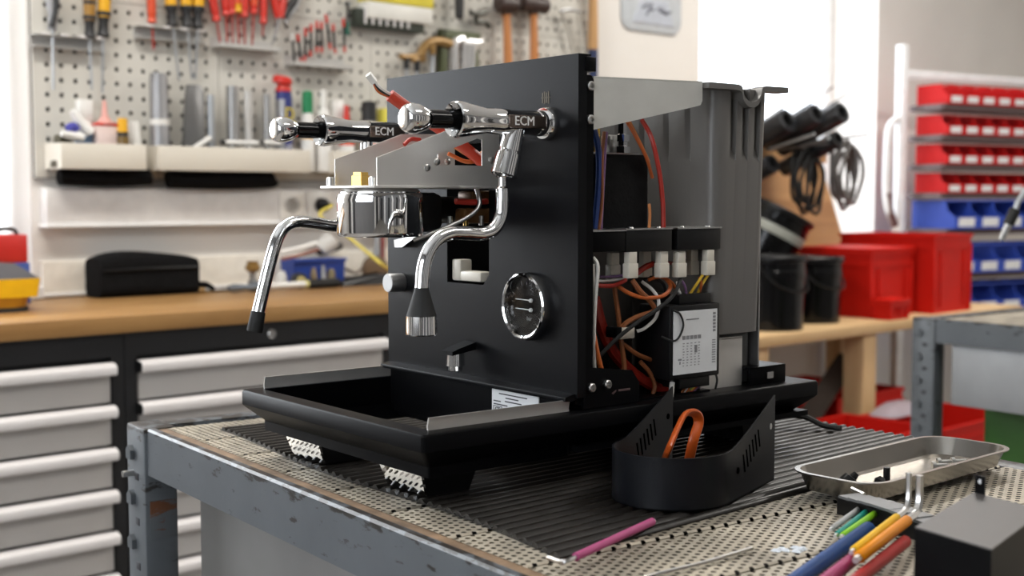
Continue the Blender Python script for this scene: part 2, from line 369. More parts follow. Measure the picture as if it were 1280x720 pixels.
def cabinet(v0, v1, label):
    t = thing('drawer_cabinet', label, 'cabinet', (0, v0, 0), 'R', 'anthracite drawer cabinets under the oak worktop')
    b = B().box(-0.56, -0.045, v0, v1, 0.04, 0.8865, 0.003)
    b.box(-0.045, -0.018, v0, v0+0.028, 0.04, 0.8865).box(-0.045, -0.018, v1-0.028, v1, 0.04, 0.8865).box(-0.045, -0.018, v0+0.028, v1-0.028, 0.834, 0.8865).box(-0.5, -0.08, v0+0.02, v1-0.02, 0.0, 0.04)
    part(b, 'body', cab_dark, t)
    a, c = v0+0.032, v1-0.030; d0 = None
    for i in range(8):
        zt = 0.823 - 0.0935*i
        if d0 is None:
            d0 = part(B().box(-0.045, -0.022, a, c, zt-0.0885, zt-0.002, 0.002), 'drawer', drawer_w, t)
            prof = [(-0.022, zt), (-0.006, zt-0.001), (0.004, zt-0.007), (0.006, zt-0.014), (0.003, zt-0.025), (-0.001, zt-0.027), (-0.003, zt-0.022), (-0.022, zt-0.016)]
            part(B().prism([(p, q) for p, q in prof], 'y', a-0.002, c+0.004), 'handle', handle_w, d0)
            part(B().prism([(-0.024, zt+0.0005), (0.0025, zt-0.004), (0.0055, zt-0.014), (0.002, zt-0.026), (-0.024, zt-0.026)], 'y', a-0.006, a-0.002), 'handle_end_cap', blk_plastic, d0)
        else:
            c2 = copy_tree(d0, t); c2.location.z = -0.0935*i
    k = B().lathe((-0.018, (v0+v1)/2+0.005, 0.857), (1, 0, 0), [(0, 0.011), (0.004, 0.011), (0.006, 0.009), (0.006, 0.004)], 20)
    part(k, 'lock', steel, t, 'round steel lock')
    return t
cabinet(-0.745, -0.008, 'anthracite drawer cabinet left of the steel cart corner, under the yellow device')
cabinet(-0.006, 0.732, 'anthracite drawer cabinet directly behind the coffee machine drip tray')
cabinet(0.734, 1.472, 'anthracite drawer cabinet hidden behind the coffee machine body')

# ================================================================== STEEL CARTS
cart_paint = worn_paint('cart_grey_paint', (0.082, 0.092, 0.102), (0.014, 0.011, 0.009), 0.9, 0.618)
cart_rust = M('cart_rusty_rim', (0.20, 0.130, 0.078), 0.6, 0.2, 0.45, 35, bump=0.2, bscale=120)
perf = perforated('perforated_sheet', (0.385, 0.345, 0.275))
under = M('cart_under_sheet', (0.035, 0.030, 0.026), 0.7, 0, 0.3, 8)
panel_grey = M('cart_side_sheet', (0.17, 0.165, 0.16), 0.5, 0.1, 0.15, 5)
lightplate = M('cart_light_plate', (0.27, 0.28, 0.29), 0.5, 0.1, 0.14, 7, bump=0.1, bscale=30)
rust = worn_paint('rust_stain', (0.082, 0.092, 0.102), (0.10, 0.036, 0.013), 0.80, 0.58)
def cart(x0, y0, rz, Lx, D, label, full):
    t = thing('steel_cart', label, 'cart', (x0, y0, -ZC), 'M', 'grey steel workshop carts', rz); OFF[t.name] = Vector((0, 0, 0))
    for i, (px, py) in enumerate(((0, 0), (Lx-0.062, 0), (0, D-0.042), (Lx-0.062, D-0.042))):
        p = part(B().box(px, px+0.062, py, py+0.042, 0.0, 0.902, 0.004), 'post', cart_paint, t)
        if py == 0:
            for k in range(7):
                z = 0.868 - 0.056*k
                e = B().prism([(px+0.014, z-0.008), (px+0.030, z-0.008), (px+0.030, z+0.003), (px+0.022, z+0.009), (px+0.014, z+0.003)], 'y', -0.006, 0.001)
                part(e, 'slot_tab', cart_paint, p)
                part(B().box(px+0.030, px+0.042, -0.0008, 0.001, z-0.033, z-0.024, 0.0003), 'slot', ink, p)  # dark box painting the shade inside the slot
            if full and px == 0:
                part(B().cyl((0.024, -0.014, 0.842), (0.024, 0.002, 0.842), 0.004, n=12), 'bolt', steel, p)
                part(B().box(0.0615, 0.0628, 0.006, 0.040, 0.765, 0.812, 0.0004), 'rust_patch', rust, p)
    part(B().prism([(0.004, 0.845), (0.004, 0.899), (0.0065, 0.9015), (0.014, 0.9015), (0.014, 0.896), (0.0125, 0.896), (0.010, 0.890), (0.010, 0.845)], 'x', 0.061, Lx-0.061), 'front_beam', cart_paint, t)
    part(B().box(0.061, Lx-0.061, D-0.036, D-0.004, 0.845, 0.9, 0.003), 'back_beam', cart_paint, t)
    for q in (0.004, Lx-0.034): part(B().box(q, q+0.03, 0.042, D-0.042, 0.845, 0.9, 0.003), 'side_beam', cart_paint, t)
    part(B().box(0.061, Lx-0.061, 0.014, 0.030, 0.89, 0.8995, 0.001), 'rim_strip', cart_rust, t)
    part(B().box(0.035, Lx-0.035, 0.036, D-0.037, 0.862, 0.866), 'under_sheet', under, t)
    part(B().box(0.035, Lx-0.035, 0.036, D-0.037, 0.25, 0.256), 'lower_shelf', panel_grey, t)
    x = 0.06; pr = None; k = 0
    while x < Lx-0.07:
        if pr is None:
            b = B().face; b = B(); y1 = D-0.037
            b.loft([[(x+0.001, 0.029, 0.888), (x+0.001, y1, 0.888)], [(x+0.001, 0.029, 0.8985), (x+0.001, y1, 0.8985)], [(x+0.003, 0.029, 0.9), (x+0.003, y1, 0.9)], [(x+0.0995, 0.029, 0.9), (x+0.0995, y1, 0.9)], [(x+0.1012, 0.029, 0.8985), (x+0.1012, y1, 0.8985)], [(x+0.1012, 0.029, 0.888), (x+0.1012, y1, 0.888)]], False, False, False)
            pr = part(b, 'perforated_plate', perf, t)
        else:
            c = copy_tree(pr, t); c.location.x = 0.105*k
        k += 1; x += 0.105
    if full:
        part(B().box(0.085, Lx-0.07, 0.060, 0.066, 0.26, 0.85, 0.002), 'side_sheet', panel_grey, t)
    return t
c1 = cart(-0.616, -0.206, math.radians(-2.3), 1.35, 0.69, 'worn grey steel cart with perforated top carrying the coffee machine', True)
c2 = cart(-0.842, 1.793, math.radians(-1.0), 1.1, 0.70, 'worn grey steel cart at the right edge beside the wooden table', False)
b = B().box(0.10, 1.0, 0.012, 0.02, 0.705, 0.846, 0.003); part(b, 'hanging_plate', lightplate, c2, 'light grey scuffed plate')
part(B().box(0.13, 0.27, 0.10, 0.40, 0.555, 0.84, 0.006), 'hanging_box', M('green_plastic', (0.035, 0.11, 0.020), 0.45), c2, 'dark green box under the plate')

# corrugated rubber mats
mat_m = M('mat_rubber', (0.0105, 0.0090, 0.0078), 0.32, 0, 0.35, 30, bump=0.10, bscale=80, spec=0.28)
def mat(A, Bq, C, D_, n, z0, name, label):
    A, Bq, C, D_ = map(Vector, (A, Bq, C, D_)); prof = []
    for i in range(n):
        for f, h in ((0.0, 0.0), (0.30, 0.0), (0.45, 0.85), (0.56, 1.0), (0.70, 1.0), (0.82, 0.85)): prof.append(((i+f)/n, 0.0012+0.0035*h))
    prof.append((1.0, 0.0012)); b = B()
    def P(s, t, z): q = A.lerp(Bq, s).lerp(D_.lerp(C, s), t); return (q.x, q.y, z0+z)
    def jag(s): return 0.010*math.sin(s*9.0+1.0)
    rings = []
    for s, h in prof:
        t0 = 0.0 + jag(s)
        rings.append([P(s, t0, 0.0), P(s, t0, h), P(s, 0.5, h), P(s, 1, h), P(s, 1, 0.0), P(s, 0.5, 0.0)])
    b.loft(rings)
    return solo(b, name, mat_m, label, 'mat', (A.x, A.y, z0), 'M', smooth=40)
mat((-0.50, -0.140), (0.178, -0.172), (0.128, 0.470), (-0.47, 0.455), 45, -0.2797, 'corrugated_mat', 'dark ribbed rubber mat under the coffee machine')
mat((-0.60, 1.86), (0.10, 1.85), (0.10, 2.40), (-0.62, 2.40), 44, -0.2797, 'corrugated_mat', 'dark ribbed rubber mat on the cart at the right edge')

# ================================================================== COFFEE MACHINE (partly dismantled)
cm = thing('coffee_machine', 'half dismantled black and chrome espresso machine standing on the ribbed mat', 'coffee machine', (-0.165, 0.0, -0.275), 'M')
def pc(b, name, mat, parent=None, label=None, smooth=35): return part(b, name, mat, parent or cm, label, smooth)

# --- base frame, shaped like a shallow boat, open in front of the panel
def rr(i, z, r=0.004): return rrect(-0.338+i, 0.009-i, -0.187+i, 0.358-i, z, max(0.003, r), 4)
b = B()
inner = lambda z: rrect(-0.322, -0.010, -0.168, -0.002, z, 0.002, 4)
b.loft([rr(0.036, -0.252, 0.004), rr(0.030, -0.250, 0.004), rr(0.002, -0.2245), rr(0.0, -0.222), rr(0.0, -0.2085), rr(0.0012, -0.2065), rr(0.003, -0.206), inner(-0.206), inner(-0.25)], False, False)
base = pc(b, 'base_frame', black)
pc(B().box(-0.33, 0.0, 0.0, 0.35, -0.246, -0.240), 'floor_plate', black)
# --- feet, the two front ones with chrome plates
for fx, fy, front in ((-0.256, -0.12, 1), (-0.071, -0.12, 1), (-0.256, 0.30, 0), (-0.071, 0.30, 0)):
    y0 = fy-0.036 if front else fy-0.02
    f = B().loft([[(fx-0.030, y0+0.008, -0.275), (fx+0.030, y0+0.008, -0.275), (fx+0.030, fy+0.02, -0.275), (fx-0.030, fy+0.02, -0.275)],
                  [(fx-0.037, y0-0.004, -0.240), (fx+0.037, y0-0.004, -0.240), (fx+0.037, fy+0.03, -0.240), (fx-0.037, fy+0.03, -0.240)]])
    fo = pc(f, 'foot', blk_plastic)
    if front:
        yt, yb = y0-0.0040, y0+0.0075
        p = B().loft([[(fx-0.0375, yt-0.003, -0.2405), (fx+0.0375, yt-0.003, -0.2405), (fx+0.0315, yb-0.003, -0.2735), (fx-0.0315, yb-0.003, -0.2735)],
                      [(fx-0.0375, yt-0.0005, -0.2405), (fx+0.0375, yt-0.0005, -0.2405), (fx+0.0315, yb-0.0005, -0.2735), (fx-0.0315, yb-0.0005, -0.2735)]])
        pc(p, 'foot_plate', chrome, fo, 'polished steel foot plate')
# --- stainless splash strips and the plate behind the drip opening
for x, y0, y1, zt in ((-0.0065, -0.170, -0.004, -0.1945), (-0.3265, -0.164, 0.0, -0.1935)):
    b = B().prism([(x-0.001, -0.215), (x-0.0035, -0.203), (x-0.001, zt), (x+0.0005, zt), (x-0.0015, -0.203), (x+0.001, -0.215)], 'y', y0, y1)
    pc(b, 'splash_strip', steel_b)
b = B().box(-0.322, -0.008, -0.0045, -0.003, -0.245, -0.196)
pc(b, 'splash_plate', black)
lab = pc(B().box(-0.128, -0.052, -0.0055, -0.0045, -0.2235, -0.1975), 'rating_label', label_white, None, 'white rating label')
b = B()
for x0, x1, z in ((-0.116, -0.070, -0.2013), (-0.105, -0.084, -0.2050), (-0.106, -0.079, -0.2085), (-0.125, -0.113, -0.2095), (-0.086, -0.078, -0.2115), (-0.125, -0.102, -0.2128)):
    b.box(x0, x1, -0.0058, -0.0054, z-0.0006, z+0.0006)
b.frame_plate((-0.1255, -0.111, -0.2225, -0.2145), (-0.1248, -0.1117, -0.2218, -0.2152), 'y', -0.0058, -0.0054)
b.merge(text_b('CE', 0.0075, (-0.1182, -0.0057, -0.2186), (1, 0, 0), (0, 0, 1)))
pc(b, 'label_print', ink, lab)
pc(B().lathe((-0.272, -0.09, -0.25), (0, 0, 1), [(0, 0.006), (0.004, 0.006), (0.006, 0.004), (0.012, 0.004), (0.014, 0.002)], 16), 'screw', chrome)
# --- front panel with the opening behind the brew group
b = B().frame_plate((-0.333, 0.0, -0.193, 0.1375), (-0.215, -0.140, -0.091, 0.058), 'y', 0.0, 0.0018)
b.box(-0.333, 0.0, 0.0018, 0.016, 0.1357, 0.1375).box(-0.0018, 0.0, 0.0018, 0.011, -0.193, 0.1357).box(-0.333, -0.3312, 0.0018, 0.016, -0.193, 0.1357)
panel = pc(b, 'front_panel', black_panel, None, None, 30)
pc(B().prism([(-0.0130, -0.1935), (-0.0125, -0.1915), (-0.004, -0.1895), (0.002, -0.189), (0.002, -0.1945), (-0.004, -0.196), (-0.0125, -0.1955)], 'x', -0.330, -0.003), 'panel_lip', black_panel)
pc(B().prism([(-0.150, -0.091), (-0.140, -0.091), (-0.140, -0.080)], 'y', 0.0, 0.0018), 'opening_gusset', black_panel, panel)
b = B()
for i in range(4): b.box(-0.0535+i*0.0030, -0.0517+i*0.0030, -0.0004, 0.0002, 0.0935-(i % 2)*0.001, 0.1035+(i % 2)*0.001)
b.box(-0.0548, -0.0408, -0.0004, 0.0002, 0.0982, 0.0990)
pc(b, 'gold_mark', gold, panel)
# corner cap and side column carrying the hex screws
pc(B().box(-0.018, 0.001, 0.008, 0.022, 0.121, 0.135, 0.001), 'corner_bracket', black)
col = pc(B().prism([(0.010, -0.20), (0.010, 0.114), (0.013, 0.118), (0.018, 0.118), (0.0215, 0.114), (0.0215, -0.165), (0.075, -0.172), (0.085, -0.185), (0.085, -0.205), (0.010, -0.205)], 'x', -0.006, -0.002), 'side_column', black)
pc(B().box(-0.034, -0.006, 0.003, 0.0215, -0.2, 0.112), 'column_web', black)
for y, z in ((0.0155, 0.1075), (0.0155, 0.0755), (0.0185, -0.1842), (0.0395, -0.1828)):
    b = B().lathe((-0.002, y, z), (1, 0, 0), [(0, 0.0046), (0.0035, 0.0046), (0.0045, 0.0036), (0.0045, 0.0022), (0.002, 0.0020)], 18)
    pc(b, 'hex_screw', steel, col, 'steel hex socket screw')
b = B().box(-0.0022, -0.0016, 0.056, 0.072, -0.1915, -0.1895).prism([(0.047, -0.1925), (0.053, -0.1895), (0.053, -0.1912), (0.049, -0.194)], 'x', -0.0022, -0.0016)
pc(b, 'warning_print', M('dull_print', (0.10, 0.06, 0.06), 0.6), col)

bw_ = M('badge_white', (0.75, 0.74, 0.72), 0.35)
# --- two lever valves with ECM badges
def valve(x, name_lbl):
    z = 0.073
    prof = [(0.006, 0.0118), (0.052, 0.0118), (0.054, 0.0126), (0.062, 0.0126), (0.078, 0.0122), (0.098, 0.0155), (0.108, 0.0172), (0.113, 0.0170), (0.1145, 0.0158), (0.112, 0.0140), (0.104, 0.0085), (0.098, 0.007)]
    body = pc(B().lathe((x, 0, z), (0, -1, 0), prof, 36), 'valve_body', chrome, None, name_lbl)
    pc(B().lathe((x, 0.0, z), (0, -1, 0), [(0, 0.0165), (0.004, 0.0165), (0.007, 0.0150), (0.007, 0.0128), (0.014, 0.0128), (0.016, 0.0118)], 36), 'rosette', chrome, body)
    pc(B().lathe((x, 0, z-0.0005), (0, -1, 0), [(0.10, 0.0080), (0.143, 0.0088), (0.1445, 0.0075)], 24), 'shaft', blk_gloss, body)
    pc(B().lathe((x, 0, z-0.001), (0, -1, 0), [(0.1430, 0.0085), (0.1440, 0.0098), (0.1500, 0.0118), (0.1550, 0.0134), (0.1600, 0.0138), (0.1650, 0.0130), (0.1678, 0.0112), (0.1690, 0.0088), (0.1690, 0.001)], 20), 'knob', chrome, body)
    bd = pc(B().box(x+0.0100, x+0.0132, -0.058, -0.012, z-0.0062, z+0.0062, 0.0012), 'badge', M('badge_bronze', (0.16, 0.125, 0.105), 0.25, 0.8), body)
    pc(text_b('ECM', 0.0125, (x+0.0136, -0.0400, z+0.0002), (0, 1, 0), (0, 0, 1), 0.0003), 'badge_lettering', bw_, bd, 'letters ECM')
    return body
valve(-0.045, 'chrome steam valve with black shaft'); valve(-0.290, 'chrome hot water valve with black shaft')

# --- steam wand (right) and hot water wand (left)
j = pc(B().lathe((-0.045, -0.041, 0.066), (0, -0.30, -0.954), [(0, 0.0100), (0.022, 0.0112), (0.0225, 0.0104), (0.0245, 0.0104), (0.025, 0.0122), (0.046, 0.0128), (0.0475, 0.0112), (0.049, 0.006)], 12), 'wand_joint', chrome)
pc(B().tube([(-0.045, -0.0565, 0.020), (-0.045, -0.0565, -0.004), (-0.045, -0.0585, -0.018), (-0.045, -0.0665, -0.029), (-0.045, -0.080, -0.0335), (-0.045, -0.100, -0.0325), (-0.045, -0.118, -0.0325), (-0.045, -0.133, -0.038), (-0.045, -0.143, -0.049), (-0.045, -0.1485, -0.064), (-0.045, -0.1505, -0.084)], lambda t: 0.0042 if t < 0.035 else 0.0064, 28, 12), 'steam_pipe', chrome)
tip = pc(B().lathe((-0.045, -0.1505, -0.0815), (0, -0.01, -1), [(0, 0.0066), (0.003, 0.0072), (0.026, 0.0140)], 28), 'wand_grip', blk_rubber, None, 'black rubber cone')
pc(B().lathe((-0.045, -0.1507, -0.1075), (0, -0.01, -1), [(0, 0.0142), (0.0165, 0.0146), (0.0175, 0.0138), (0.0175, 0.006)], 28), 'wand_nozzle', chrome, tip)
pc(B().tube([(-0.290, -0.055, 0.062), (-0.290, -0.056, 0.020), (-0.290, -0.060, -0.008), (-0.290, -0.072, -0.024), (-0.290, -0.095, -0.0295), (-0.290, -0.120, -0.0265), (-0.290, -0.139, -0.0245), (-0.290, -0.153, -0.0275), (-0.290, -0.1625, -0.036), (-0.290, -0.170, -0.052), (-0.290, -0.1815, -0.090), (-0.290, -0.190, -0.121)], 0.0068, 28, 12), 'water_pipe', chrome)
pc(B().lathe((-0.290, -0.1895, -0.1185), (0, -0.215, -0.977), [(0, 0.0076), (0.020, 0.0086), (0.0215, 0.0078), (0.0215, 0.004)], 20), 'water_pipe_tip', blk_rubber)

# --- brew group: chrome bell, neck, sheet-metal cover with its two cheeks
gx, gy = -0.166, -0.117
pc(B().lathe((gx, gy, 0.0105), (0, 0, -1), [(0, 0.034), (0.002, 0.0385), (0.004, 0.0405), (0.0052, 0.0405), (0.0062, 0.0425), (0.012, 0.0440), (0.0150, 0.0435), (0.044, 0.0435), (0.0470, 0.0425), (0.0485, 0.0405), (0.0485, 0.037), (0.030, 0.035)], 48), 'group_bell', chrome)
pc(B().box(-0.192, -0.146, -0.092, -0.052, -0.034, 0.006, 0.008).cyl((-0.178, -0.06, -0.012), (-0.178, 0.03, -0.012), 0.014, n=20), 'group_neck', blk_plastic)
cv = pc(B().box(-0.214, -0.112, -0.158, -0.058, 0.0098, 0.0124, 0.0006).box(-0.199, -0.118, -0.058, -0.002, 0.0098, 0.0124, 0.0006), 'group_cover', steel_b)
for x in (-0.1205, -0.198):
    b = B()
    for poly in ([(-0.150, 0.0124), (-0.150, 0.0390), (-0.080, 0.0630), (-0.080, 0.0124)],
                 [(-0.080, 0.0124), (-0.080, 0.0330), (-0.024, 0.0330), (-0.024, 0.0124)],
                 [(-0.080, 0.0430), (-0.080, 0.0630), (-0.070, 0.0665), (-0.024, 0.0680), (-0.024, 0.0595), (-0.030, 0.0605)],
                 [(-0.024, 0.0124), (-0.024, 0.0680), (-0.002, 0.0680), (-0.002, 0.0124)]):
        b.prism(poly, 'x', x-0.0006, x+0.0006)
    ch = pc(b, 'cover_cheek', steel_b, cv)
    for y, z in ((-0.092, 0.030), (-0.080, 0.036), (-0.012, 0.039)):
        pc(B().lathe((x+0.0006, y, z), (1, 0, 0), [(0, 0.0036), (0.0012, 0.0034), (0.002, 0.002)], 14), 'rivet', steel, ch)
for y, x in ((-0.150, -0.206), (-0.138, -0.146)):
    pc(B().lathe((x, y, 0.0124), (0, 0, 1), [(0, 0.0045), (0.008, 0.0045), (0.009, 0.0036)], 14), 'cap_screw', steel, cv)
pc(B().lathe((-0.172, -0.136, 0.0124), (0, 0, 1), [(0, 0.0105), (0.010, 0.0105), (0.0102, 0.0085), (0.0135, 0.0085)], 6), 'brass_fitting', brass)
pc(B().tube([(-0.135, -0.020, 0.012), (-0.128, -0.022, -0.008), (-0.132, -0.040, -0.022), (-0.140, -0.075, -0.036), (-0.150, -0.088, -0.042)], 0.0024, 10), 'capillary_tube', steel)
pc(B().loft([[(-0.3053, -0.0100, -0.0473), (-0.2537, -0.0100, -0.0398), (-0.2890, -0.0100, -0.0550), (-0.3038, -0.0100, -0.0555)], [(-0.3176, -0.0020, -0.0478), (-0.2654, -0.0020, -0.0402), (-0.3010, -0.0020, -0.0556), (-0.3160, -0.0020, -0.0560)]]), 'clip_plate', steel)
# red sleeved cable looping out over the group
sl = pc(B().tube([(-0.1550, -0.1121, 0.1020), (-0.1500, -0.0888, 0.0870), (-0.1500, -0.0596, 0.0729), (-0.1500, -0.0244, 0.0528), (-0.1500, 0.0026, 0.0351)], 0.0062, 12), 'red_sleeve', M('red_sleeve', (0.42, 0.035, 0.015), 0.35))
for k, m_ in ((0, w_orange), (1, ink), (2, w_white)):
    d = 0.0018*(k-1)
    p0, p1, p2 = Vector((-0.1550, -0.1306, 0.1151)), Vector((-0.1550, -0.1242, 0.1069)), Vector((-0.1550, -0.1111, 0.1013))
    pc(B().tube([p0+Vector((d, 0, 0)), p1+Vector((d, 0, d)), p2+Vector((d*0.6, 0, d*0.6))], 0.0014, 8), 'wire', m_, sl)
a0, a1 = Vector((-0.1550, -0.1370, 0.1209)), Vector((-0.1550, -0.1297, 0.1136))
pc(B().cyl(a0, a1, 0.0042, 0.0042, 4), 'white_plug', w_white, sl)
pc(B().tube([(-0.1600, -0.0376, 0.0462), (-0.1550, -0.0187, 0.0382), (-0.1500, -0.0016, 0.0400)], 0.0022, 8), 'wire', w_orange)
pc(B().tube([(-0.1700, -0.0304, 0.0582), (-0.1650, -0.0029, 0.0437), (-0.1500, 0.0005, 0.0484)], 0.0022, 8), 'wire', copper)
pc(B().tube([(-0.1600, -0.0920, 0.0538), (-0.1600, -0.0842, 0.0596), (-0.1600, -0.0725, 0.0592)], 0.0022, 8), 'wire', w_red)
# things seen through the opening
pc(B().box(-0.160, -0.142, -0.030, 0.02, -0.026, -0.010, 0.003).box(-0.166, -0.140, -0.022, 0.03, -0.006, 0.008, 0.003), 'solenoid', M('brown_plastic', (0.11, 0.050, 0.016), 0.35, 0.3))
pc(B().tube([(-0.138, -0.044, -0.003), (-0.136, -0.022, -0.004), (-0.136, -0.006, -0.003)], 0.0032, 10), 'red_hose', w_red)
for i in range(3): pc(B().cyl((-0.140, -0.050+0.020*i, -0.028), (-0.140, -0.050+0.020*i, -0.018), 0.0026, n=10), 'terminal', brass if i == 1 else steel)
pc(B().box(-0.212, -0.196, 0.004, 0.02, -0.089, -0.066, 0.002), 'white_block', conn)
pc(B().box(-0.197, -0.160, 0.004, 0.02, -0.089, -0.078, 0.002), 'white_block', conn)
# --- knob, gauge, drain spout on the panel
pc(B().lathe((-0.3045, 0.002, -0.096), (0, -1, 0), [(0, 0.0105), (0.020, 0.0108), (0.0215, 0.0100), (0.0215, 0.0)], 28, True, False), 'switch_knob', dull_steel)
g = pc(B().lathe((-0.073, 0, -0.108), (0, -1, 0), [(0, 0.0345), (0.006, 0.0345), (0.0095, 0.0335), (0.0105, 0.0318), (0.0095, 0.0298), (0.006, 0.0290), (0.002, 0.0288)], 56), 'pressure_gauge', chrome)
pc(B().lathe((-0.073, 0, -0.108), (0, -1, 0), [(0.001, 0.0290), (0.0035, 0.0290)], 48), 'dial', blk_gloss, g)
b = B()
for k in range(14):
    a = math.radians(-50 + k*20); d = Vector((math.cos(a), 0, math.sin(a))); p = Vector((-0.073, -0.0037, -0.108))
    b.cyl(p+d*0.0215, p+d*(0.0262 if k % 2 == 0 else 0.024), 0.0004, n=4)
b.merge(text_b('bar', 0.006, (-0.069, -0.0037, -0.1205), (1, 0, 0), (0, 0, 1), 0.0001))
pc(b, 'dial_marks', M('dial_print', (0.16, 0.16, 0.16), 0.5), g)
for dz in (0.006, -0.0035):
    b = B().cyl((-0.066, -0.0045, -0.108+dz), (-0.090, -0.0045, -0.1075+dz), 0.0006, 0.0004, 6).lathe((-0.066, -0.0035, -0.108+dz), (0, -1, 0), [(0, 0.0022), (0.002, 0.0018)], 12)
    pc(b, 'needle', M('needle_silver', (0.55, 0.55, 0.55), 0.3, 0.3), g)
pc(B().lathe((-0.073, 0, -0.108), (0, -1, 0), [(0.0068, 0.0294), (0.0074, 0.0294)], 40), 'gauge_glass', pane_mat('gauge_pane', (1, 1, 1), 0.99), g)
sp = pc(B().prism([(-0.002, -0.160), (-0.026, -0.1635), (-0.033, -0.1645), (-0.033, -0.1605), (-0.026, -0.158), (-0.002, -0.152)], 'x', -0.180, -0.160), 'drain_spout', black_panel)
pc(B().lathe((-0.170, -0.022, -0.1615), (0, 0, -1), [(0, 0.0095), (0.015, 0.0100), (0.0155, 0.0075), (0.020, 0.0075)], 20), 'spout_nozzle', chrome, sp)

# --- open right-hand side: steel bracket, boiler, water tank, relays, control box
br = B().prism([(0.0220, 0.0660), (0.0220, 0.1160), (0.1740, 0.1195), (0.1740, 0.1010), (0.1715, 0.0965), (0.1660, 0.0950)], 'x', -0.0045, -0.0030)
br.loft([[(-0.030, 0.022, 0.1150), (-0.003, 0.022, 0.1162), (-0.003, 0.174, 0.1197), (-0.030, 0.174, 0.1185)], [(-0.030, 0.022, 0.1162), (-0.003, 0.022, 0.1174), (-0.003, 0.174, 0.1209), (-0.030, 0.174, 0.1197)]])
pc(br, 'top_bracket', M('galvanised_bracket', (0.60, 0.60, 0.57), 0.40, 0.35, 0.05, 25), None, 'bright steel bracket')
pc(B().box(-0.333, -0.331, 0.012, 0.20, -0.206, 0.12), 'left_side_sheet', black)
pc(B().box(-0.33, -0.02, 0.286, 0.288, -0.206, 0.0), 'rear_sheet', dull_steel)
pc(B().box(-0.135, -0.132, 0.02, 0.20, -0.206, -0.01), 'inner_sheet', M('inner_sheet_steel', (0.25, 0.235, 0.22), 0.45, 0.7))
pc(B().box(-0.30, -0.012, 0.02, 0.20, -0.208, -0.204), 'deck', black)
# water tank
def tring(z, ix, iy, d):
    x1, y0, y1, x0 = -0.004-ix, 0.194+iy, 0.2785-iy*0.2, -0.245+ix
    r = 0.013; out = []
    for i in range(5):
        a = -PI/2 + PI/2*i/4; out.append((x1-r+r*math.cos(a), y0+r+r*math.sin(a), z))
    for c in (0.2295, 0.2485, 0.2675):            # pleats in the side face
        out += [(x1, c-0.0110, z), (x1-d, c-0.0006, z), (x1, c, z)]
    for i in range(5):
        a = PI/2*i/4; out.append((x1-0.008+0.008*math.cos(a), y1-0.008+0.008*math.sin(a), z))
    out += [(x0, y1, z), (x0, y0, z)]
    for c in (-0.15, -0.110, -0.072, -0.040):
        out += [(c-0.0085, y0, z), (c-0.001, y0+d, z), (c, y0, z)]
    return out
tk = B(); tk.loft([tring(-0.146, 0.007, 0.008, 0), tring(0.040, 0.002, 0.002, 0), tring(0.054, 0.0017, 0.0017, 0.0065), tring(0.1165, 0.0, 0.0, 0.0075)], True, False)
tank = pc(tk, 'water_tank', tank_grey, None, 'grey plastic water tank', 30)
# rim of the tank with the round notch
rim = [(0.176, 0.1195)] + [(0.220, 0.1195), (0.2255, 0.1185)] + [(0.2430+0.0155*math.cos(a), 0.1165+0.0145*math.sin(a)) for a in [PI+PI*i/8 for i in range(9)]] + [(0.2605, 0.1185), (0.266, 0.1200), (0.302, 0.1205)]
pc(B().loft([[(-0.012, y, z-0.0055), (0.0045, y, z-0.0055), (0.0045, y, z+0.0005), (-0.012, y, z+0.0005)] for y, z in rim]), 'tank_rim', tank_grey, tank)
pc(B().box(-0.250, -0.012, 0.186, 0.196, 0.1165, 0.1200).box(-0.250, -0.012, 0.276, 0.300, 0.1170, 0.1205), 'tank_rim', tank_grey, tank)
# boiler in its black jacket
bo = pc(B().loft([rrect(-0.125, -0.030, 0.050, 0.128, -0.030, 0.01), rrect(-0.125, -0.030, 0.050, 0.128, 0.040, 0.01), rrect(-0.123, -0.032, 0.052, 0.126, 0.0445, 0.009)]), 'boiler', blk_cloth)
pc(B().box(-0.118, -0.040, 0.056, 0.120, 0.0445, 0.0465), 'boiler_top', dull_steel, bo)
nt_ = pc(B().lathe((-0.050, 0.105, 0.0465), (0, 0, 1), [(0, 0.008), (0.007, 0.008), (0.008, 0.0055), (0.012, 0.0055), (0.0122, 0.0075), (0.019, 0.0075), (0.020, 0.0045), (0.052, 0.0045)], 6), 'pipe_fitting', chrome, bo)
pc(B().box(-0.076, -0.062, 0.098, 0.112, 0.0465, 0.066, 0.002), 'fitting_block', steel, bo)
pc(B().cyl((-0.080, 0.095, 0.0465), (-0.080, 0.095, 0.11), 0.005, n=10), 'riser_pipe', brass, bo)
# relays
for y0, y1 in ((0.069, 0.1335), (0.142, 0.207)):
    rl = pc(B().box(-0.050, -0.0055, y0, y1, -0.0535, -0.0315, 0.0008), 'relay', blk_plastic)
    pc(B().box(-0.052, -0.0045, y0-0.001, y1+0.0005, -0.0315, -0.0300), 'relay_lid', steel, rl)
    for yy in (y0+0.012, y1-0.014): pc(B().lathe((-0.012, yy, -0.0300), (0, 0, 1), [(0, 0.0030), (0.0014, 0.0024)], 10), 'lid_screw', steel, rl)
pc(B().box(-0.100, -0.0056, 0.0225, 0.068, -0.0525, -0.0325, 0.001), 'relay_housing', black)
pc(B().box(-0.105, -0.0050, 0.0225, 0.069, -0.0325, -0.0312), 'relay_lid', dull_steel)
def spade(p, s=1.0):
    x, y, z = p
    b = B().box(x-0.004*s, x+0.004*s, y-0.0055*s, y+0.0055*s, z-0.013*s, z, 0.0008).box(x-0.0048*s, x+0.0048*s, y-0.0066*s, y+0.0066*s, z-0.027*s, z-0.012*s, 0.0010)
    pc(b, 'connector', conn)
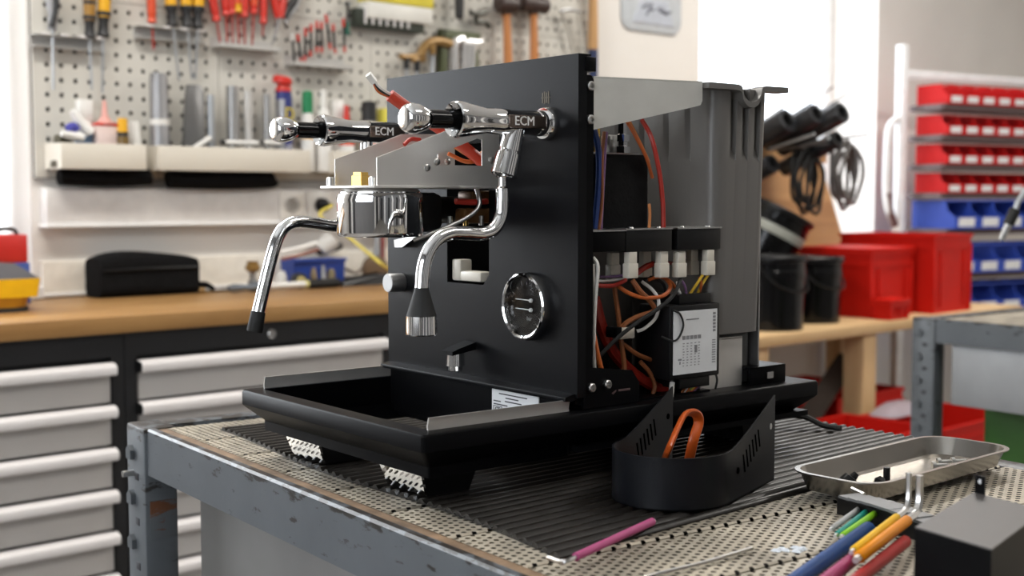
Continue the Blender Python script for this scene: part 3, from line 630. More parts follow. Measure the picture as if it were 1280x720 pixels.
for p in ((-0.0100, 0.0794, -0.0529), (-0.0120, 0.1256, -0.0541), (-0.0120, 0.1514, -0.0548), (-0.0100, 0.1928, -0.0541), (-0.0350, 0.0787, -0.0553), (-0.0380, 0.1270, -0.0550), (-0.0300, 0.1895, -0.0546)): spade(p)
# control box with its label
cb = pc(B().box(-0.050, -0.0035, 0.130, 0.2055, -0.188, -0.1105, 0.0022), 'control_box', blk_plastic)
lb = pc(B().box(-0.0036, -0.0029, 0.1345, 0.2000, -0.1825, -0.1165), 'control_label', label_white, cb, 'white printed label')
b = B(); X0, X1 = -0.0030, -0.0026
for k in range(5): b.box(X0, X1, 0.1475+k*0.0058, 0.1520+k*0.0058, -0.1465, -0.1425)
for k in range(5):
    for q in range(9): b.box(X0, X1, 0.1482+k*0.0058, 0.1507+k*0.0058-(q % 3)*0.0004, -0.1510-q*0.0029, -0.1501-q*0.0029)
b.box(X0, X1, 0.1660, 0.1696, -0.1610, -0.1530).box(X0, X1, 0.153, 0.172, -0.1262, -0.1250)
for q in range(6): b.box(X0, X1, 0.1935, 0.1975, -0.1225-q*0.0036, -0.1200-q*0.0036)
for q in range(10): b.box(X0, X1, 0.1925, 0.1975, -0.1500-q*0.0026, -0.1490-q*0.0026)
b.box(X0, X1, 0.1415, 0.1465, -0.1680, -0.1660).box(X0, X1, 0.1432, 0.1450, -0.1720, -0.1690)
pc(b, 'label_print', M('grey_print', (0.22, 0.22, 0.23), 0.6), lb)
pc(B().box(-0.045, -0.010, 0.150, 0.198, -0.1105, -0.100, 0.001), 'terminal_strip', blk_plastic, cb)
pc(B().box(-0.045, -0.008, 0.150, 0.195, -0.199, -0.188, 0.001), 'terminal_strip', blk_plastic, cb)
pc(B().tube([(-0.0025, 0.1335, -0.1150), (-0.0015, 0.1420, -0.1190), (-0.0008, 0.1465, -0.1310), (-0.0015, 0.1410, -0.1430), (-0.0025, 0.1330, -0.1465), (-0.01, 0.124, -0.142)], 0.0011, 8), 'wire', blk_rubber)
# rear lower steel plate and clip bracket
pc(B().box(-0.024, -0.022, 0.195, 0.262, -0.206, -0.1525).box(-0.060, -0.022, 0.195, 0.262, -0.1535, -0.1515), 'rear_plate', steel_b)
ck = pc(B().box(-0.012, -0.010, 0.262, 0.322, -0.206, -0.186, 0.0006).box(-0.050, -0.010, 0.262, 0.322, -0.188, -0.186, 0.0006), 'rear_clip', black)
pc(B().box(-0.075, -0.055, 0.265, 0.310, -0.206, -0.180, 0.002), 'rear_clip', blk_plastic)
pc(B().box(-0.0099, -0.0090, 0.290, 0.300, -0.200, -0.193), 'clip_hole', steel, ck)
pc(B().box(-0.24, -0.03, 0.202, 0.282, -0.206, -0.148, 0.003), 'tank_seat', M('seat_grey', (0.05, 0.048, 0.045), 0.5))
# wiring
def wire(pts, r, m_): pc(B().tube(pts, r, 8, 5), 'wire', m_)
wire([(-0.0450, 0.0617, -0.1009), (-0.0450, 0.0729, -0.1327), (-0.0450, 0.0888, -0.1587), (-0.0450, 0.1164, -0.1819), (-0.0400, 0.1375, -0.1959), (-0.0350, 0.1686, -0.2102)], 0.0062, w_red)
wire([(-0.0300, 0.0754, -0.0867), (-0.0300, 0.0812, -0.1156), (-0.0300, 0.0859, -0.1447), (-0.0300, 0.0906, -0.1739), (-0.0300, 0.0885, -0.1969)], 0.0026, w_brown)
wire([(-0.0320, 0.0878, -0.1474), (-0.0300, 0.1076, -0.1603), (-0.0320, 0.1316, -0.1691), (-0.0450, 0.1541, -0.1739)], 0.0024, w_brown)
wire([(-0.0340, 0.1173, -0.1698), (-0.0300, 0.1275, -0.1820), (-0.0280, 0.1327, -0.1958), (-0.0280, 0.1293, -0.2064)], 0.0024, w_brown)
wire([(-0.0200, 0.0915, -0.0828), (-0.0160, 0.0991, -0.0944), (-0.0180, 0.1148, -0.1051), (-0.0200, 0.1227, -0.1156), (-0.0220, 0.1006, -0.1211), (-0.0240, 0.0868, -0.1270), (-0.0280, 0.0817, -0.1352)], 0.0027, w_brown)
wire([(-0.0300, 0.0787, -0.0877), (-0.0200, 0.0860, -0.0956), (-0.0160, 0.1037, -0.1011), (-0.0160, 0.1313, -0.1008), (-0.0200, 0.1470, -0.0917), (-0.0300, 0.1475, -0.0822)], 0.0022, w_orange)
wire([(-0.0080, 0.0269, -0.0577), (-0.0040, 0.0296, -0.0670), (-0.0060, 0.0285, -0.0969), (-0.0080, 0.0284, -0.1348), (-0.0100, 0.0315, -0.1765)], 0.0020, w_white)
wire([(-0.0140, 0.0324, -0.0644), (-0.0120, 0.0318, -0.0974), (-0.0120, 0.0319, -0.1196)], 0.0016, w_white)
wire([(-0.0100, 0.0302, -0.1312), (-0.0060, 0.0320, -0.1507), (-0.0080, 0.0414, -0.1739)], 0.0018, w_orange)
wire([(-0.0140, 0.0328, -0.1396), (-0.0100, 0.0346, -0.1561), (-0.0120, 0.0430, -0.1761)], 0.0018, w_orange)
wire([(-0.0120, 0.1553, -0.0808), (-0.0060, 0.1375, -0.0988), (-0.0080, 0.1165, -0.1128), (-0.0120, 0.0898, -0.1262), (-0.0160, 0.0660, -0.1413), (-0.0200, 0.0480, -0.1565)], 0.0021, blk_rubber)
wire([(-0.0300, 0.0480, -0.0776), (-0.0280, 0.0657, -0.0790), (-0.0280, 0.0924, -0.0783)], 0.0014, w_vio)
wire([(-0.0260, 0.0444, -0.0820), (-0.0260, 0.0639, -0.0828), (-0.0260, 0.0905, -0.0814)], 0.0014, w_white)
wire([(-0.0240, 0.0458, -0.0868), (-0.0220, 0.0668, -0.0876), (-0.0220, 0.0845, -0.0826)], 0.0022, w_red)
wire([(-0.0260, 0.1029, -0.0770), (-0.0240, 0.1135, -0.0707), (-0.0240, 0.1250, -0.0677)], 0.0032, w_red)
wire([(-0.0300, 0.1509, -0.0671), (-0.0280, 0.1597, -0.0690), (-0.0280, 0.1694, -0.0744)], 0.0018, w_red)
wire([(-0.0300, 0.1149, -0.0859), (-0.0200, 0.1201, -0.0939), (-0.0160, 0.1255, -0.1055), (-0.0160, 0.1222, -0.1219), (-0.0180, 0.1082, -0.1328), (-0.0220, 0.1007, -0.1359)], 0.0018, w_white)
wire([(-0.0400, 0.1223, -0.0901), (-0.0340, 0.1304, -0.0817), (-0.0300, 0.1453, -0.0888), (-0.0300, 0.1501, -0.0991)], 0.0016, blk_rubber)
wire([(-0.0300, 0.1241, -0.0846), (-0.0260, 0.1364, -0.0816), (-0.0260, 0.1531, -0.0872), (-0.0260, 0.1628, -0.0978)], 0.0018, w_orange)
wire([(-0.0120, 0.1867, -0.0811), (-0.0140, 0.1792, -0.0911), (-0.0200, 0.1759, -0.1014)], 0.0016, w_yel)
wire([(-0.0120, 0.1966, -0.0798), (-0.0140, 0.1890, -0.0898), (-0.0200, 0.1882, -0.1003)], 0.0016, w_yel)
wire([(-0.0160, 0.1861, -0.0830), (-0.0140, 0.1866, -0.0914), (-0.0200, 0.1906, -0.1004)], 0.0016, w_orange)
wire([(-0.0140, 0.1550, -0.0834), (-0.0160, 0.1644, -0.0922), (-0.0200, 0.1711, -0.1029)], 0.0014, w_vio)
wire([(-0.0200, 0.1565, -0.0871), (-0.0200, 0.1590, -0.0956), (-0.0200, 0.1639, -0.1043)], 0.0014, w_white)
for i, (m_, xa, xb) in enumerate(((w_red, 846, 868), (w_brown, 856, 866), (w_white, 866, 862), (w_orange, 872, 862), (w_grn, 877, 866), (w_yel, 882, 868), (w_orange, 878, 870), (w_vio, 860, 868))):
    wire([(p) for p in ((-0.0200, 0.1577, -0.1852), (-0.0140, 0.1564, -0.1946), (-0.0160, 0.1806, -0.2074))] if i == 0 else [Vector((-0.016, 0.155+0.0052*i, -0.190)), Vector((-0.012, 0.157+0.0040*i, -0.197)), Vector((-0.016, 0.158+0.0022*i, -0.206))], 0.0016 if i else 0.0026, m_)
wire([(-0.0120, 0.1424, -0.1915), (-0.0100, 0.1393, -0.1993), (-0.0100, 0.1382, -0.2068)], 0.0028, w_white)
wire([(-0.0100, 0.2035, -0.1829), (-0.0060, 0.2043, -0.1929), (-0.0100, 0.2063, -0.2039)], 0.0012, blk_rubber)
wire([(-0.0300, 0.0471, 0.0698), (-0.0260, 0.0500, 0.0460), (-0.0260, 0.0502, 0.0143), (-0.0280, 0.0470, -0.0303)], 0.0032, w_blue)
wire([(-0.0280, 0.0593, 0.0661), (-0.0240, 0.0526, 0.0381), (-0.0240, 0.0528, -0.0016), (-0.0260, 0.0505, -0.0311)], 0.0018, w_brown)
wire([(-0.0300, 0.0644, 0.0664), (-0.0260, 0.0577, 0.0303), (-0.0260, 0.0538, -0.0311)], 0.0014, w_vio)
wire([(-0.0300, 0.0907, 0.0793), (-0.0200, 0.0958, 0.0614), (-0.0220, 0.1127, 0.0408), (-0.0300, 0.1288, 0.0215)], 0.0018, w_orange)
wire([(-0.0340, 0.0990, 0.0798), (-0.0240, 0.1042, 0.0585), (-0.0260, 0.1201, 0.0377)], 0.0014, copper)
wire([(-0.0300, 0.1133, 0.0802), (-0.0180, 0.1153, 0.0619), (-0.0160, 0.1240, 0.0311), (-0.0180, 0.1322, -0.0016), (-0.0200, 0.1357, -0.0298)], 0.0024, w_red)
wire([(-0.0240, 0.1185, -0.0057), (-0.0220, 0.1178, -0.0164), (-0.0220, 0.1168, -0.0304)], 0.0016, copper)
pc(B().box(-0.030, -0.022, 0.076, 0.098, -0.1430, -0.1310, 0.0015), 'plug', conn)
pc(B().box(-0.036, -0.020, 0.070, 0.078, -0.141, -0.130, 0.001), 'cable_clamp', black)
pc(B().box(-0.10, -0.06, 0.03, 0.10, -0.205, -0.145, 0.006), 'pump_block', blk_plastic)

# ================================================================== THINGS LYING ON THE CART
# bent sheet-metal cover: a U in plan with two rising wings
cvr = thing('bent_cover', 'black U-shaped sheet metal cover with louvre slots in front of the machine base', 'metal cover', (0.102, 0.026, -0.2747), 'M')
tt = math.radians(20); ax = Vector((-math.sin(tt), math.cos(tt), 0)); bx_ = Vector((math.cos(tt), math.sin(tt), 0)); C0 = Vector((0.102, 0.026, 0)); r0, L0 = 0.055, 0.120
path = []
for i in range(9): path.append((C0 + bx_*r0 + ax*L0*(1-i/9), bx_, L0*(1-i/9)))
for i in range(25):
    a = PI*i/24; n_ = bx_*math.cos(a) - ax*math.sin(a); path.append((C0 + n_*r0, n_, 0.0 - 0.02*math.sin(a)))
for i in range(1, 10): path.append((C0 - bx_*r0 + ax*L0*i/9, -bx_, L0*i/9))
def topz(s): 
    s = max(0.0, s-0.008); k = s/(L0-0.008); return -0.2275 + 0.0365*(k**1.15)
rings = []
for p, n_, s in path:
    q = p - n_*0.0016; zt = topz(s)
    rings.append([(p.x, p.y, -0.2747), (p.x, p.y, zt), (q.x, q.y, zt), (q.x, q.y, -0.2747)])
opening_shade_m = M('opening_shade', (0.001, 0.001, 0.001), 0.9, spec=0.0); cov_m = M('cover_coat', (0.0050, 0.0056, 0.0075), 0.36, 0.0, 0.08, 300, bump=0.02, bscale=2500, spec=0.17)  # openings are near-black inserts, their shade put into the colour
sh = part(B().loft(rings), 'sheet', cov_m, cvr, smooth=40)
part(B().loft([[(p.x*1, p.y, -0.2747) for p, n_, s in path], [(p.x, p.y, -0.2732) for p, n_, s in path]]), 'bottom_sheet', black, cvr)
for side in (1, -1):
    for k in range(6):
        s = 0.038 + 0.0075*k; z = -0.2440 + 0.0035*k
        pts = []
        for w_ in (0.0, 0.0022):
            for dz in (-0.0085, 0.0085):
                pts.append((s + w_ - dz*0.30, z + dz))
        o1, o2 = (0.0004, -0.0021)
        ring = lambda d: [(C0 + bx_*side*(r0+d) + ax*pts[i][0] + Vector((0, 0, pts[i][1]))) for i in (0, 1, 3, 2)]
        part(B().loft([ring(o1), ring(o2)]), 'louvre_slot_shade', opening_shade_m, sh)
    for s, z, m_ in ((0.024, -0.2480, opening_shade_m), (0.108, -0.2200, steel if side > 0 else opening_shade_m)):
        p = C0 + bx_*side*r0 + ax*s + Vector((0, 0, z))
        part(B().cyl(p + bx_*side*0.0005, p - bx_*side*0.0022, 0.0030, n=12), 'screw_hole', m_, sh)
# orange silicone loop standing in the cover
solo(B().tube([(0.0214, 0.0934, -0.2690), (0.0720, 0.0529, -0.2368), (0.0680, 0.0698, -0.2177), (0.0660, 0.0816, -0.2076), (0.0640, 0.0971, -0.2095), (0.0620, 0.1039, -0.2192), (0.0640, 0.0942, -0.2367), (0.0531, 0.0970, -0.2690)], 0.0052, 12, 6, 0.55), 'silicone_loop', silicone, 'orange silicone strap loop standing inside the black cover', 'strap', (0.07, 0.03, -0.27), 'M')

# aluminium tray with loose parts
alu = M('aluminium_tray', (0.34, 0.32, 0.29), 0.27, 0.95, 0.10, 12, bump=0.05, bscale=60)
ta = math.radians(3.5); tc_ = Vector((0.186, 0.268, 0)); hx, hy = 0.047, 0.132
b = B(); rg = lambda i, z, r: rrect(-hx+i, hx-i, -hy+i, hy-i, z, r, 6)
b.loft([rg(-0.003, -0.2562, 0.030), rg(-0.003, -0.2550, 0.030), rg(0.0015, -0.2550, 0.027), rg(0.009, -0.2722, 0.020), rg(0.014, -0.2738, 0.018), rg(0.014, -0.2746, 0.018), rg(0.008, -0.2732, 0.021), rg(0.0005, -0.2565, 0.028)], False, False)
b2 = rg(0.014, -0.2738, 0.018); b.face(b2); b.face(rg(0.014, -0.2746, 0.018))
b.loft([rg(0.0005, -0.2565, 0.028), rg(-0.003, -0.2562, 0.030)], False, False)
b.rot(ta, 'Z').move(tc_)
solo(b, 'aluminium_tray', alu, 'oblong aluminium dish with loose screws at the mat edge', 'tray', (0.181, 0.272, -0.2746), 'M', smooth=45)
def tp(x, y, z=0.0): v = Vector((x, y, 0)); v.rotate(Matrix.Rotation(ta, 3, 'Z')); return v + tc_ + Vector((0, 0, -0.2737+z))
k = B(); p = tp(-0.012, -0.088); k.lathe(p, (0.3, 0.4, 0.6), [(0, 0.009), (0.006, 0.0095), (0.012, 0.008), (0.0125, 0.004), (0.018, 0.003)], 10)
solo(k, 'plastic_bit', blk_plastic, 'small black plastic grommet, the leftmost piece in the aluminium dish', 'bit', p, 'M')  # small loose piece of black plastic, not rubber
p = tp(0.004, -0.056); solo(B().lathe(p, (0.2, 0.5, 0.8), [(0, 0.005), (0.005, 0.006), (0.009, 0.003)], 8), 'plastic_nub', blk_plastic, 'little black stopper beside the upright pin in the aluminium dish', 'nub', p, 'M')  # another little loose piece of black plastic
p = tp(0.006, -0.044); solo(B().cyl(p, p+Vector((0, 0, 0.016)), 0.0034, n=10), 'plastic_pin', blk_plastic, 'upright black pin in the aluminium dish', 'pin', p, 'M')
for i, (x, y, l) in enumerate(((-0.02, -0.10, 'single steel nut at the left end of the aluminium dish'), (0.0, 0.050, 'steel screw lying nearest the middle of the aluminium dish'), (-0.006, 0.070, 'steel screw second from the far end of the aluminium dish'), (0.002, 0.084, 'steel screw lying furthest from the camera in the aluminium dish'))):
    p = tp(x, y, 0.0035); d = Vector((0.6, 0.8, 0.05)) if i else Vector((0, 0, 1))
    s_ = B().lathe(p - (Vector((0, 0, 0.003)) if i == 0 else Vector((0, 0, 0))), d, [(0, 0.0042), (0.0035, 0.0042), (0.004, 0.002)] + ([(0.015, 0.0018)] if i else []), 6 if i == 0 else 10)
    solo(s_, 'steel_nut' if i == 0 else 'steel_screw', steel, l, 'nut' if i == 0 else 'screw', p, 'M')

# black sheet box in the right foreground
bxm = M('box_top_sheen', (0.045, 0.042, 0.042), 0.42, 0, 0.06, 60, bump=0.05, bscale=1500)  # reflection on the black top put into the colour as lighter grey
A_, Bb, D_ = Vector((0.428, -0.076, 0)), Vector((0.490, -0.086, 0)), Vector((0.396, 0.046, 0)); Cc = Bb + (D_-A_)
b = B().loft([[(p.x, p.y, z) for p in (A_, Bb, Cc, D_)] for z in (-0.2799, -0.2215, -0.2205)])
fb = thing('sheet_metal_box', 'black sheet metal box with reflection-greyed top in the lower right corner', 'box', (A_.x, A_.y, -0.2799), 'M')
part(b, 'body', black, fb, smooth=0)
part(B().loft([[(p.x, p.y, z) for p in (A_, Bb, Cc, D_)] for z in (-0.2205, -0.2195)]), 'top_sheen_plate', bxm, fb, smooth=0)
t0 = D_.lerp(Cc, 0.02); t1 = D_.lerp(Cc, 0.16)
b = B().loft([[(t0.x, t0.y, -0.2205), (t1.x, t1.y, -0.2205), (t1.x, t1.y, -0.2060), (t0.x, t0.y, -0.2060)], [(t0.x-0.0006, t0.y+0.002, -0.2205), (t1.x-0.0006, t1.y+0.002, -0.2205), (t1.x-0.0006, t1.y+0.002, -0.2060), (t0.x-0.0006, t0.y+0.002, -0.2060)]])
part(b, 'tab', black, fb); c_ = t0.lerp(t1, 0.5)
part(B().cyl((c_.x+0.0004, c_.y-0.0005, -0.2102), (c_.x-0.0008, c_.y+0.0025, -0.2102), 0.0018, n=12), 'tab_hole', label_white, fb)

# hex keys with coloured sleeves, in their clip
def hexkey(name, col, p0, p1, r, label, tiplen=0.008, arm=None):
    p0, p1 = Vector(p0), Vector(p1); d = (p1-p0).normalized()
    t = thing(name, label, 'hex key', p0, 'M', 'coloured hex keys')
    part(B().lathe(p0, d, [(0, r*0.85), (0.001, r), ((p1-p0).length-0.002, r), ((p1-p0).length, r*0.8)], 14), 'sleeve', M('sleeve_' + col[0], tuple(0.85*q for q in col[1]), 0.4, spec=0.08), t)
    part(B().cyl(p0-d*tiplen, p0+d*0.002, r*0.62, r*0.72, 6), 'tip', steel, t)
    if arm: part(B().tube([p1-d*0.004, p1+d*0.02, p1+d*0.030+Vector((0, 0, 0.003)), p1+d*0.034+Vector((0, 0, arm*0.4)), p1+d*0.034+Vector((0, 0, arm))], r*0.75, 6), 'bent_arm', steel, t)
    return t
kz = -0.2760
hexkey('hex_key', ('silver', (0.42, 0.42, 0.42)), (0.2749, 0.0368, -0.2700), (0.2460, 0.1146, -0.2700), 0.0024, 'light grey hex key, smallest in the coloured key clip', 0.006)
hexkey('hex_key', ('teal', (0.02, 0.27, 0.22)), (0.2899, 0.0234, -0.2700), (0.2544, 0.1157, -0.2700), 0.0026, 'teal hex key between the grey and the lime keys', 0.006)
hexkey('hex_key', ('lime', (0.22, 0.52, 0.02)), (0.2980, 0.0198, -0.2690), (0.2676, 0.1076, -0.2690), 0.0030, 'lime green hex key in the clip', 0.004)
hexkey('hex_key', ('blue', (0.014, 0.06, 0.21)), (0.3561, -0.1290, -0.2720), (0.2890, 0.0669, -0.2720), 0.0060, 'thick blue hex key lying lowest in the clip', 0.012)
hexkey('hex_key', ('yellow', (0.74, 0.44, 0.006)), (0.3537, -0.0410, -0.2580), (0.3141, 0.0692, -0.2580), 0.0034, 'yellow hex key with bare steel tip in the clip', 0.007, 0.030)
hexkey('hex_key', ('orange', (0.72, 0.24, 0.006)), (0.3696, -0.0569, -0.2570), (0.3278, 0.0634, -0.2570), 0.0044, 'orange hex key with bare steel tip in the clip', 0.008, 0.030)
hexkey('hex_key', ('rose', (0.36, 0.045, 0.14)), (0.3800, -0.1212, -0.2660), (0.3264, 0.0297, -0.2660), 0.0050, 'thick pink hex key between the blue and red keys', 0.010)
hexkey('hex_key', ('red', (0.36, 0.007, 0.006)), (0.3967, -0.1171, -0.2660), (0.3445, 0.0373, -0.2660), 0.0048, 'red hex key nearest the black box', 0.010)
hc = thing('key_clip', 'black and silver clip holding the coloured hex keys', 'key holder', (0.2813, 0.1046, -0.2797), 'M')
h0, h1 = Vector((0.2268, 0.1130, -0.2720)), Vector((0.3313, 0.0875, -0.2720)); dd = (h1-h0); e1 = dd.normalized(); e2 = Vector((-e1.y, e1.x, 0))
def clip(a, b_, w0, w1, z0, z1): 
    P = [h0+dd*a+e2*w0, h0+dd*b_+e2*w0, h0+dd*b_+e2*w1, h0+dd*a+e2*w1]
    return B().loft([[(p.x, p.y, z0) for p in P], [(p.x, p.y, z1) for p in P]])
part(clip(-0.04, 1.02, -0.002, 0.018, -0.2797, -0.2645), 'clip_body', blk_plastic, hc)
b = B()
for w0, w1, z0, z1 in ((-0.004, 0.018, -0.2645, -0.2622),): 
    for k in range(8):
        a = k/8; s = 0.004*math.sin(PI*min(1, a*1.1)); q = clip(a, a+0.126, w0-s*0.5, w1, z0+s*0.6, z1+s*0.6); b.merge(q)
part(b, 'clip_plate', M('clip_grey', (0.17, 0.175, 0.18), 0.4, 0.4), hc)
pp = h0 + dd*0.05 + e2*0.02
part(B().cyl((pp.x, pp.y, -0.263), (pp.x+e1.x*-0.016, pp.y+e1.y*-0.016, -0.261), 0.0022, n=10), 'pivot', steel, hc)
# pink hex key and steel rod lying near the mat corner
t = thing('hex_key', 'long pink hex key with hooked steel end lying on the cart front', 'hex key', (0.1984, -0.1797, -0.2740), 'M', 'coloured hex keys')
q0, q1 = Vector((0.2046, -0.1819, -0.2710)), Vector((0.1651, -0.0614, -0.2710))
part(B().cyl(q0, q1, 0.0032, 0.0034, 14), 'sleeve', M('sleeve_pink', (0.42, 0.085, 0.21), 0.4, spec=0.1), t)
part(B().tube([q0+(q1-q0)*0.03, q0-(q1-q0)*0.10, Vector((0.2032, -0.1959, -0.2725)), Vector((0.1890, -0.1965, -0.2725))], 0.0019, 6), 'bent_arm', steel, t)
part(B().cyl(q1, q1+(q1-q0).normalized()*0.003, 0.0022, n=6), 'tip', steel, t)
solo(B().tube([(0.2650, -0.1724, -0.2770), (0.2605, -0.1557, -0.2770), (0.2614, -0.1012, -0.2770), (0.2573, -0.0415, -0.2770)], 0.0017, 8), 'steel_rod', steel, 'thin bare steel rod lying on the perforated top near the pink key', 'rod', (0.2521, -0.0912, -0.2790), 'M')
b = B(); c_ = Vector((0.2746, -0.0154, -0.2797))
for k in range(7):
    a = k*0.9; p = c_ + Vector((0.006*math.cos(a), 0.011*math.sin(a*1.3), 0.0))
    b.loft([[(p.x-0.004, p.y-0.003, -0.2797), (p.x+0.004, p.y-0.001, -0.2797), (p.x+0.002, p.y+0.004, -0.2797)], [(p.x-0.002, p.y-0.001, -0.2775), (p.x+0.002, p.y, -0.277), (p.x+0.001, p.y+0.002, -0.278)]])
solo(b, 'foil_scrap', M('foil_scrap', (0.62, 0.66, 0.70), 0.3, 0.2), 'crumpled whitish foil scrap on the perforated top left of the hex keys', 'scrap', c_, 'M', smooth=0)
# mains cable coming out behind the machine
solo(B().tube([(-0.12, 0.372, -0.268), (-0.08, 0.395, -0.262), (-0.055, 0.412, -0.262), (-0.03, 0.418, -0.270), (-0.01, 0.425, -0.2715)], 0.0035, 8), 'power_cable', blk_rubber, 'black cable curling on the mat behind the machine base', 'cable', (-0.05, 0.4, -0.275), 'M')

# ================================================================== PEGBOARD AND WALL FITTINGS
peg_m = M('pegboard_grey', (0.58, 0.56, 0.51), 0.5, 0.0, 0.02, 5)
hole_shade_m = M('pegboard_hole_shade', (0.006, 0.006, 0.006), 0.9)  # near-black sheet puts the shade behind the holes into colour
pg = thing('pegboard', 'large light grey perforated tool panel on the wall above the bench', 'pegboard', (-0.6, 0.036, 1.23), 'R')
def pegpanel(v0, v1, z0, z1):
    b = B(); P = 0.0375; h = 0.0056; uf, ub = -0.585, -0.592
    nv, nz = int((v1-v0)/P), int((z1-z0)/P); mv, mz = ((v1-v0)-nv*P)/2, ((z1-z0)-nz*P)/2
    V = [v0] + [v0+mv+P*i for i in range(1, nv)] + [v1]; Z = [z0] + [z0+mz+P*i for i in range(1, nz)] + [z1]
    for i in range(nv):
        for k in range(nz):
            a, c, d, e = V[i], V[i+1], Z[k], Z[k+1]; cv_, cz = v0+mv+P*(i+0.5), z0+mz+P*(k+0.5)
            ring = lambda u, q: [(u, cv_-q, cz-q), (u, cv_+q, cz-q), (u, cv_+q, cz+q), (u, cv_-q, cz+q)]
            b.loft([[(uf, a, d), (uf, c, d), (uf, c, e), (uf, a, e)], ring(uf, h), ring(ub, h)], False, False)
    b.loft([[(u, v0, z0), (u, v1, z0), (u, v1, z1), (u, v0, z1)] for u in (uf, ub)], False, False)
    part(b, 'perforated_panel', peg_m, pg, smooth=0)
for v0, v1 in ((0.038, 0.560), (0.562, 1.084), (1.086, 1.588), (1.590, 2.085)):
    pegpanel(v0, v1, 1.232, 1.690 + (v0*0.028)); pegpanel(v0, v1, 1.692 + (v0*0.028), 2.20)
part(B().box(-0.6, -0.593, 0.038, 2.085, 1.23, 2.2), 'hole_shade_sheet', hole_shade_m, pg)
# cable duct with sockets
dk = thing('cable_duct', 'white wall cable duct running under the pegboard trays', 'cable duct', (-0.6, 0.05, 1.11), 'R')
part(B().box(-0.6, -0.555, 0.052, 2.09, 1.112, 1.206, 0.004), 'duct_body', M('duct_white', (0.72, 0.70, 0.68), 0.4), dk)
part(B().box(-0.6, -0.548, 0.048, 2.09, 1.106, 1.114, 0.002), 'duct_lip', white, dk)
sk_m = M('socket_white', (0.74, 0.72, 0.68), 0.35)
for v in (0.775, 0.872):
    s = part(B().box(-0.556, -0.549, v-0.043, v+0.043, 1.120, 1.200, 0.003), 'socket', sk_m, dk)
    part(B().lathe((-0.549, v, 1.160), (1, 0, 0), [(0, 0.0245), (0.002, 0.0245), (0.0022, 0.0215), (-0.004, 0.020), (-0.004, 0.001)], 28), 'socket_cup', M('socket_cup', (0.55, 0.53, 0.50), 0.4), s)
    for d in (-0.0095, 0.0095): part(B().cyl((-0.5528, v+d, 1.160), (-0.5515, v+d, 1.160), 0.0026, n=10), 'socket_pin', ink, s)
pl = thing('power_plug', 'black round plug in the right wall socket with a yellow cable', 'plug', (-0.549, 0.872, 1.16), 'R')
part(B().lathe((-0.551, 0.872, 1.160), (1, 0.25, 0), [(0, 0.0205), (0.018, 0.0205), (0.024, 0.016), (0.028, 0.008), (0.046, 0.006)], 20), 'plug_body', blk_plastic, pl)
part(B().tube([(-0.506, 0.884, 1.160), (-0.4700, 0.8164, 1.1295), (-0.4200, 0.8782, 1.0696), (-0.3600, 0.9104, 1.0198), (-0.3200, 0.9371, 0.9837), (-0.7271, 1.3022, 0.9280), (-0.7057, 1.3254, 0.9280)], 0.0045, 8), 'yellow_cable', M('yellow_cable', (0.72, 0.60, 0.10), 0.45), pl)
# wall plaque right of the pegboard
pq = thing('wall_plaque', 'translucent grey rounded wall plaque with dark script left of the window', 'plaque', (-0.6000, 2.4073, 1.8146), 'R')
c0, c1 = (-0.5850, 2.2228, 1.7940), (-0.5850, 2.5564, 1.8233)
vv0, vv1, zz = c0[1], c1[1], c0[2]
def vr(v0, v1, z0, z1, u, r): return [(u, p[0], p[1]) for p in rrect(v0, v1, z0, z1, 0, r, 5)]
part(B().loft([vr(vv0, vv1, zz+0.005, zz+0.36, -0.5995, 0.05), vr(vv0, vv1, zz+0.005, zz+0.36, -0.592, 0.05), vr(vv0+0.01, vv1-0.01, zz+0.015, zz+0.35, -0.588, 0.045)]), 'plate', M('plaque_grey', (0.50, 0.53, 0.56), 0.25, coat=0.4), pq)
part(B().loft([[(-0.588, vv0+0.05, zz+0.03), (-0.588, vv1-0.045, zz+0.03), (-0.588, vv1-0.085, zz+0.125), (-0.588, vv0+0.095, zz+0.125)], [(-0.584, vv0+0.055, zz+0.035), (-0.584, vv1-0.05, zz+0.035), (-0.584, vv1-0.09, zz+0.12), (-0.584, vv0+0.10, zz+0.12)]]), 'raised_panel', M('plaque_pale', (0.44, 0.47, 0.53), 0.3), pq)
b = B()
for k, (a, c, d, e) in enumerate(((0.10, 0.09, 0.135, 0.105), (0.125, 0.065, 0.155, 0.11), (0.135, 0.085, 0.165, 0.088), (0.185, 0.09, 0.205, 0.098), (0.20, 0.085, 0.245, 0.082), (0.215, 0.095, 0.23, 0.075), (0.235, 0.078, 0.262, 0.088))):
    b.cyl((-0.5835, vv0+a, zz+c), (-0.5835, vv0+d, zz+e), 0.0045, n=6)
part(b, 'script', M('faded_ink', (0.14, 0.14, 0.17), 0.6), pq)

# cream trays hung on the pegboard
cream = M('cream_tray', (0.66, 0.62, 0.54), 0.4, 0, 0.02, 5)
def tray(v0, v1, label):
    t = thing('wall_tray', label, 'tray', (-0.585, v0, 1.254), 'R', 'cream trays hanging on the pegboard'); q = 0.003
    b = B().box(-0.484, -0.480, v0, v1, 1.254, 1.318, 0.001).box(-0.584, -0.580, v0, v1, 1.254, 1.318, 0.001).box(-0.580, -0.484, v0, v0+0.004, 1.254, 1.318).box(-0.580, -0.484, v1-0.004, v1, 1.254, 1.318).box(-0.580, -0.484, v0+0.004, v1-0.004, 1.254, 1.258)
    part(b, 'tray_body', cream, t)
    for v in (v0+0.05, v1-0.05): part(B().box(-0.5848, -0.578, v-0.008, v+0.008, 1.318, 1.332, 0.001), 'hook', zinc, t)
tray(0.061, 0.288, 'cream wall tray at the left end of the pegboard holding glue bottles')
tray(0.322, 0.793, 'long cream wall tray in the middle holding metal tubes and the blue spray can')
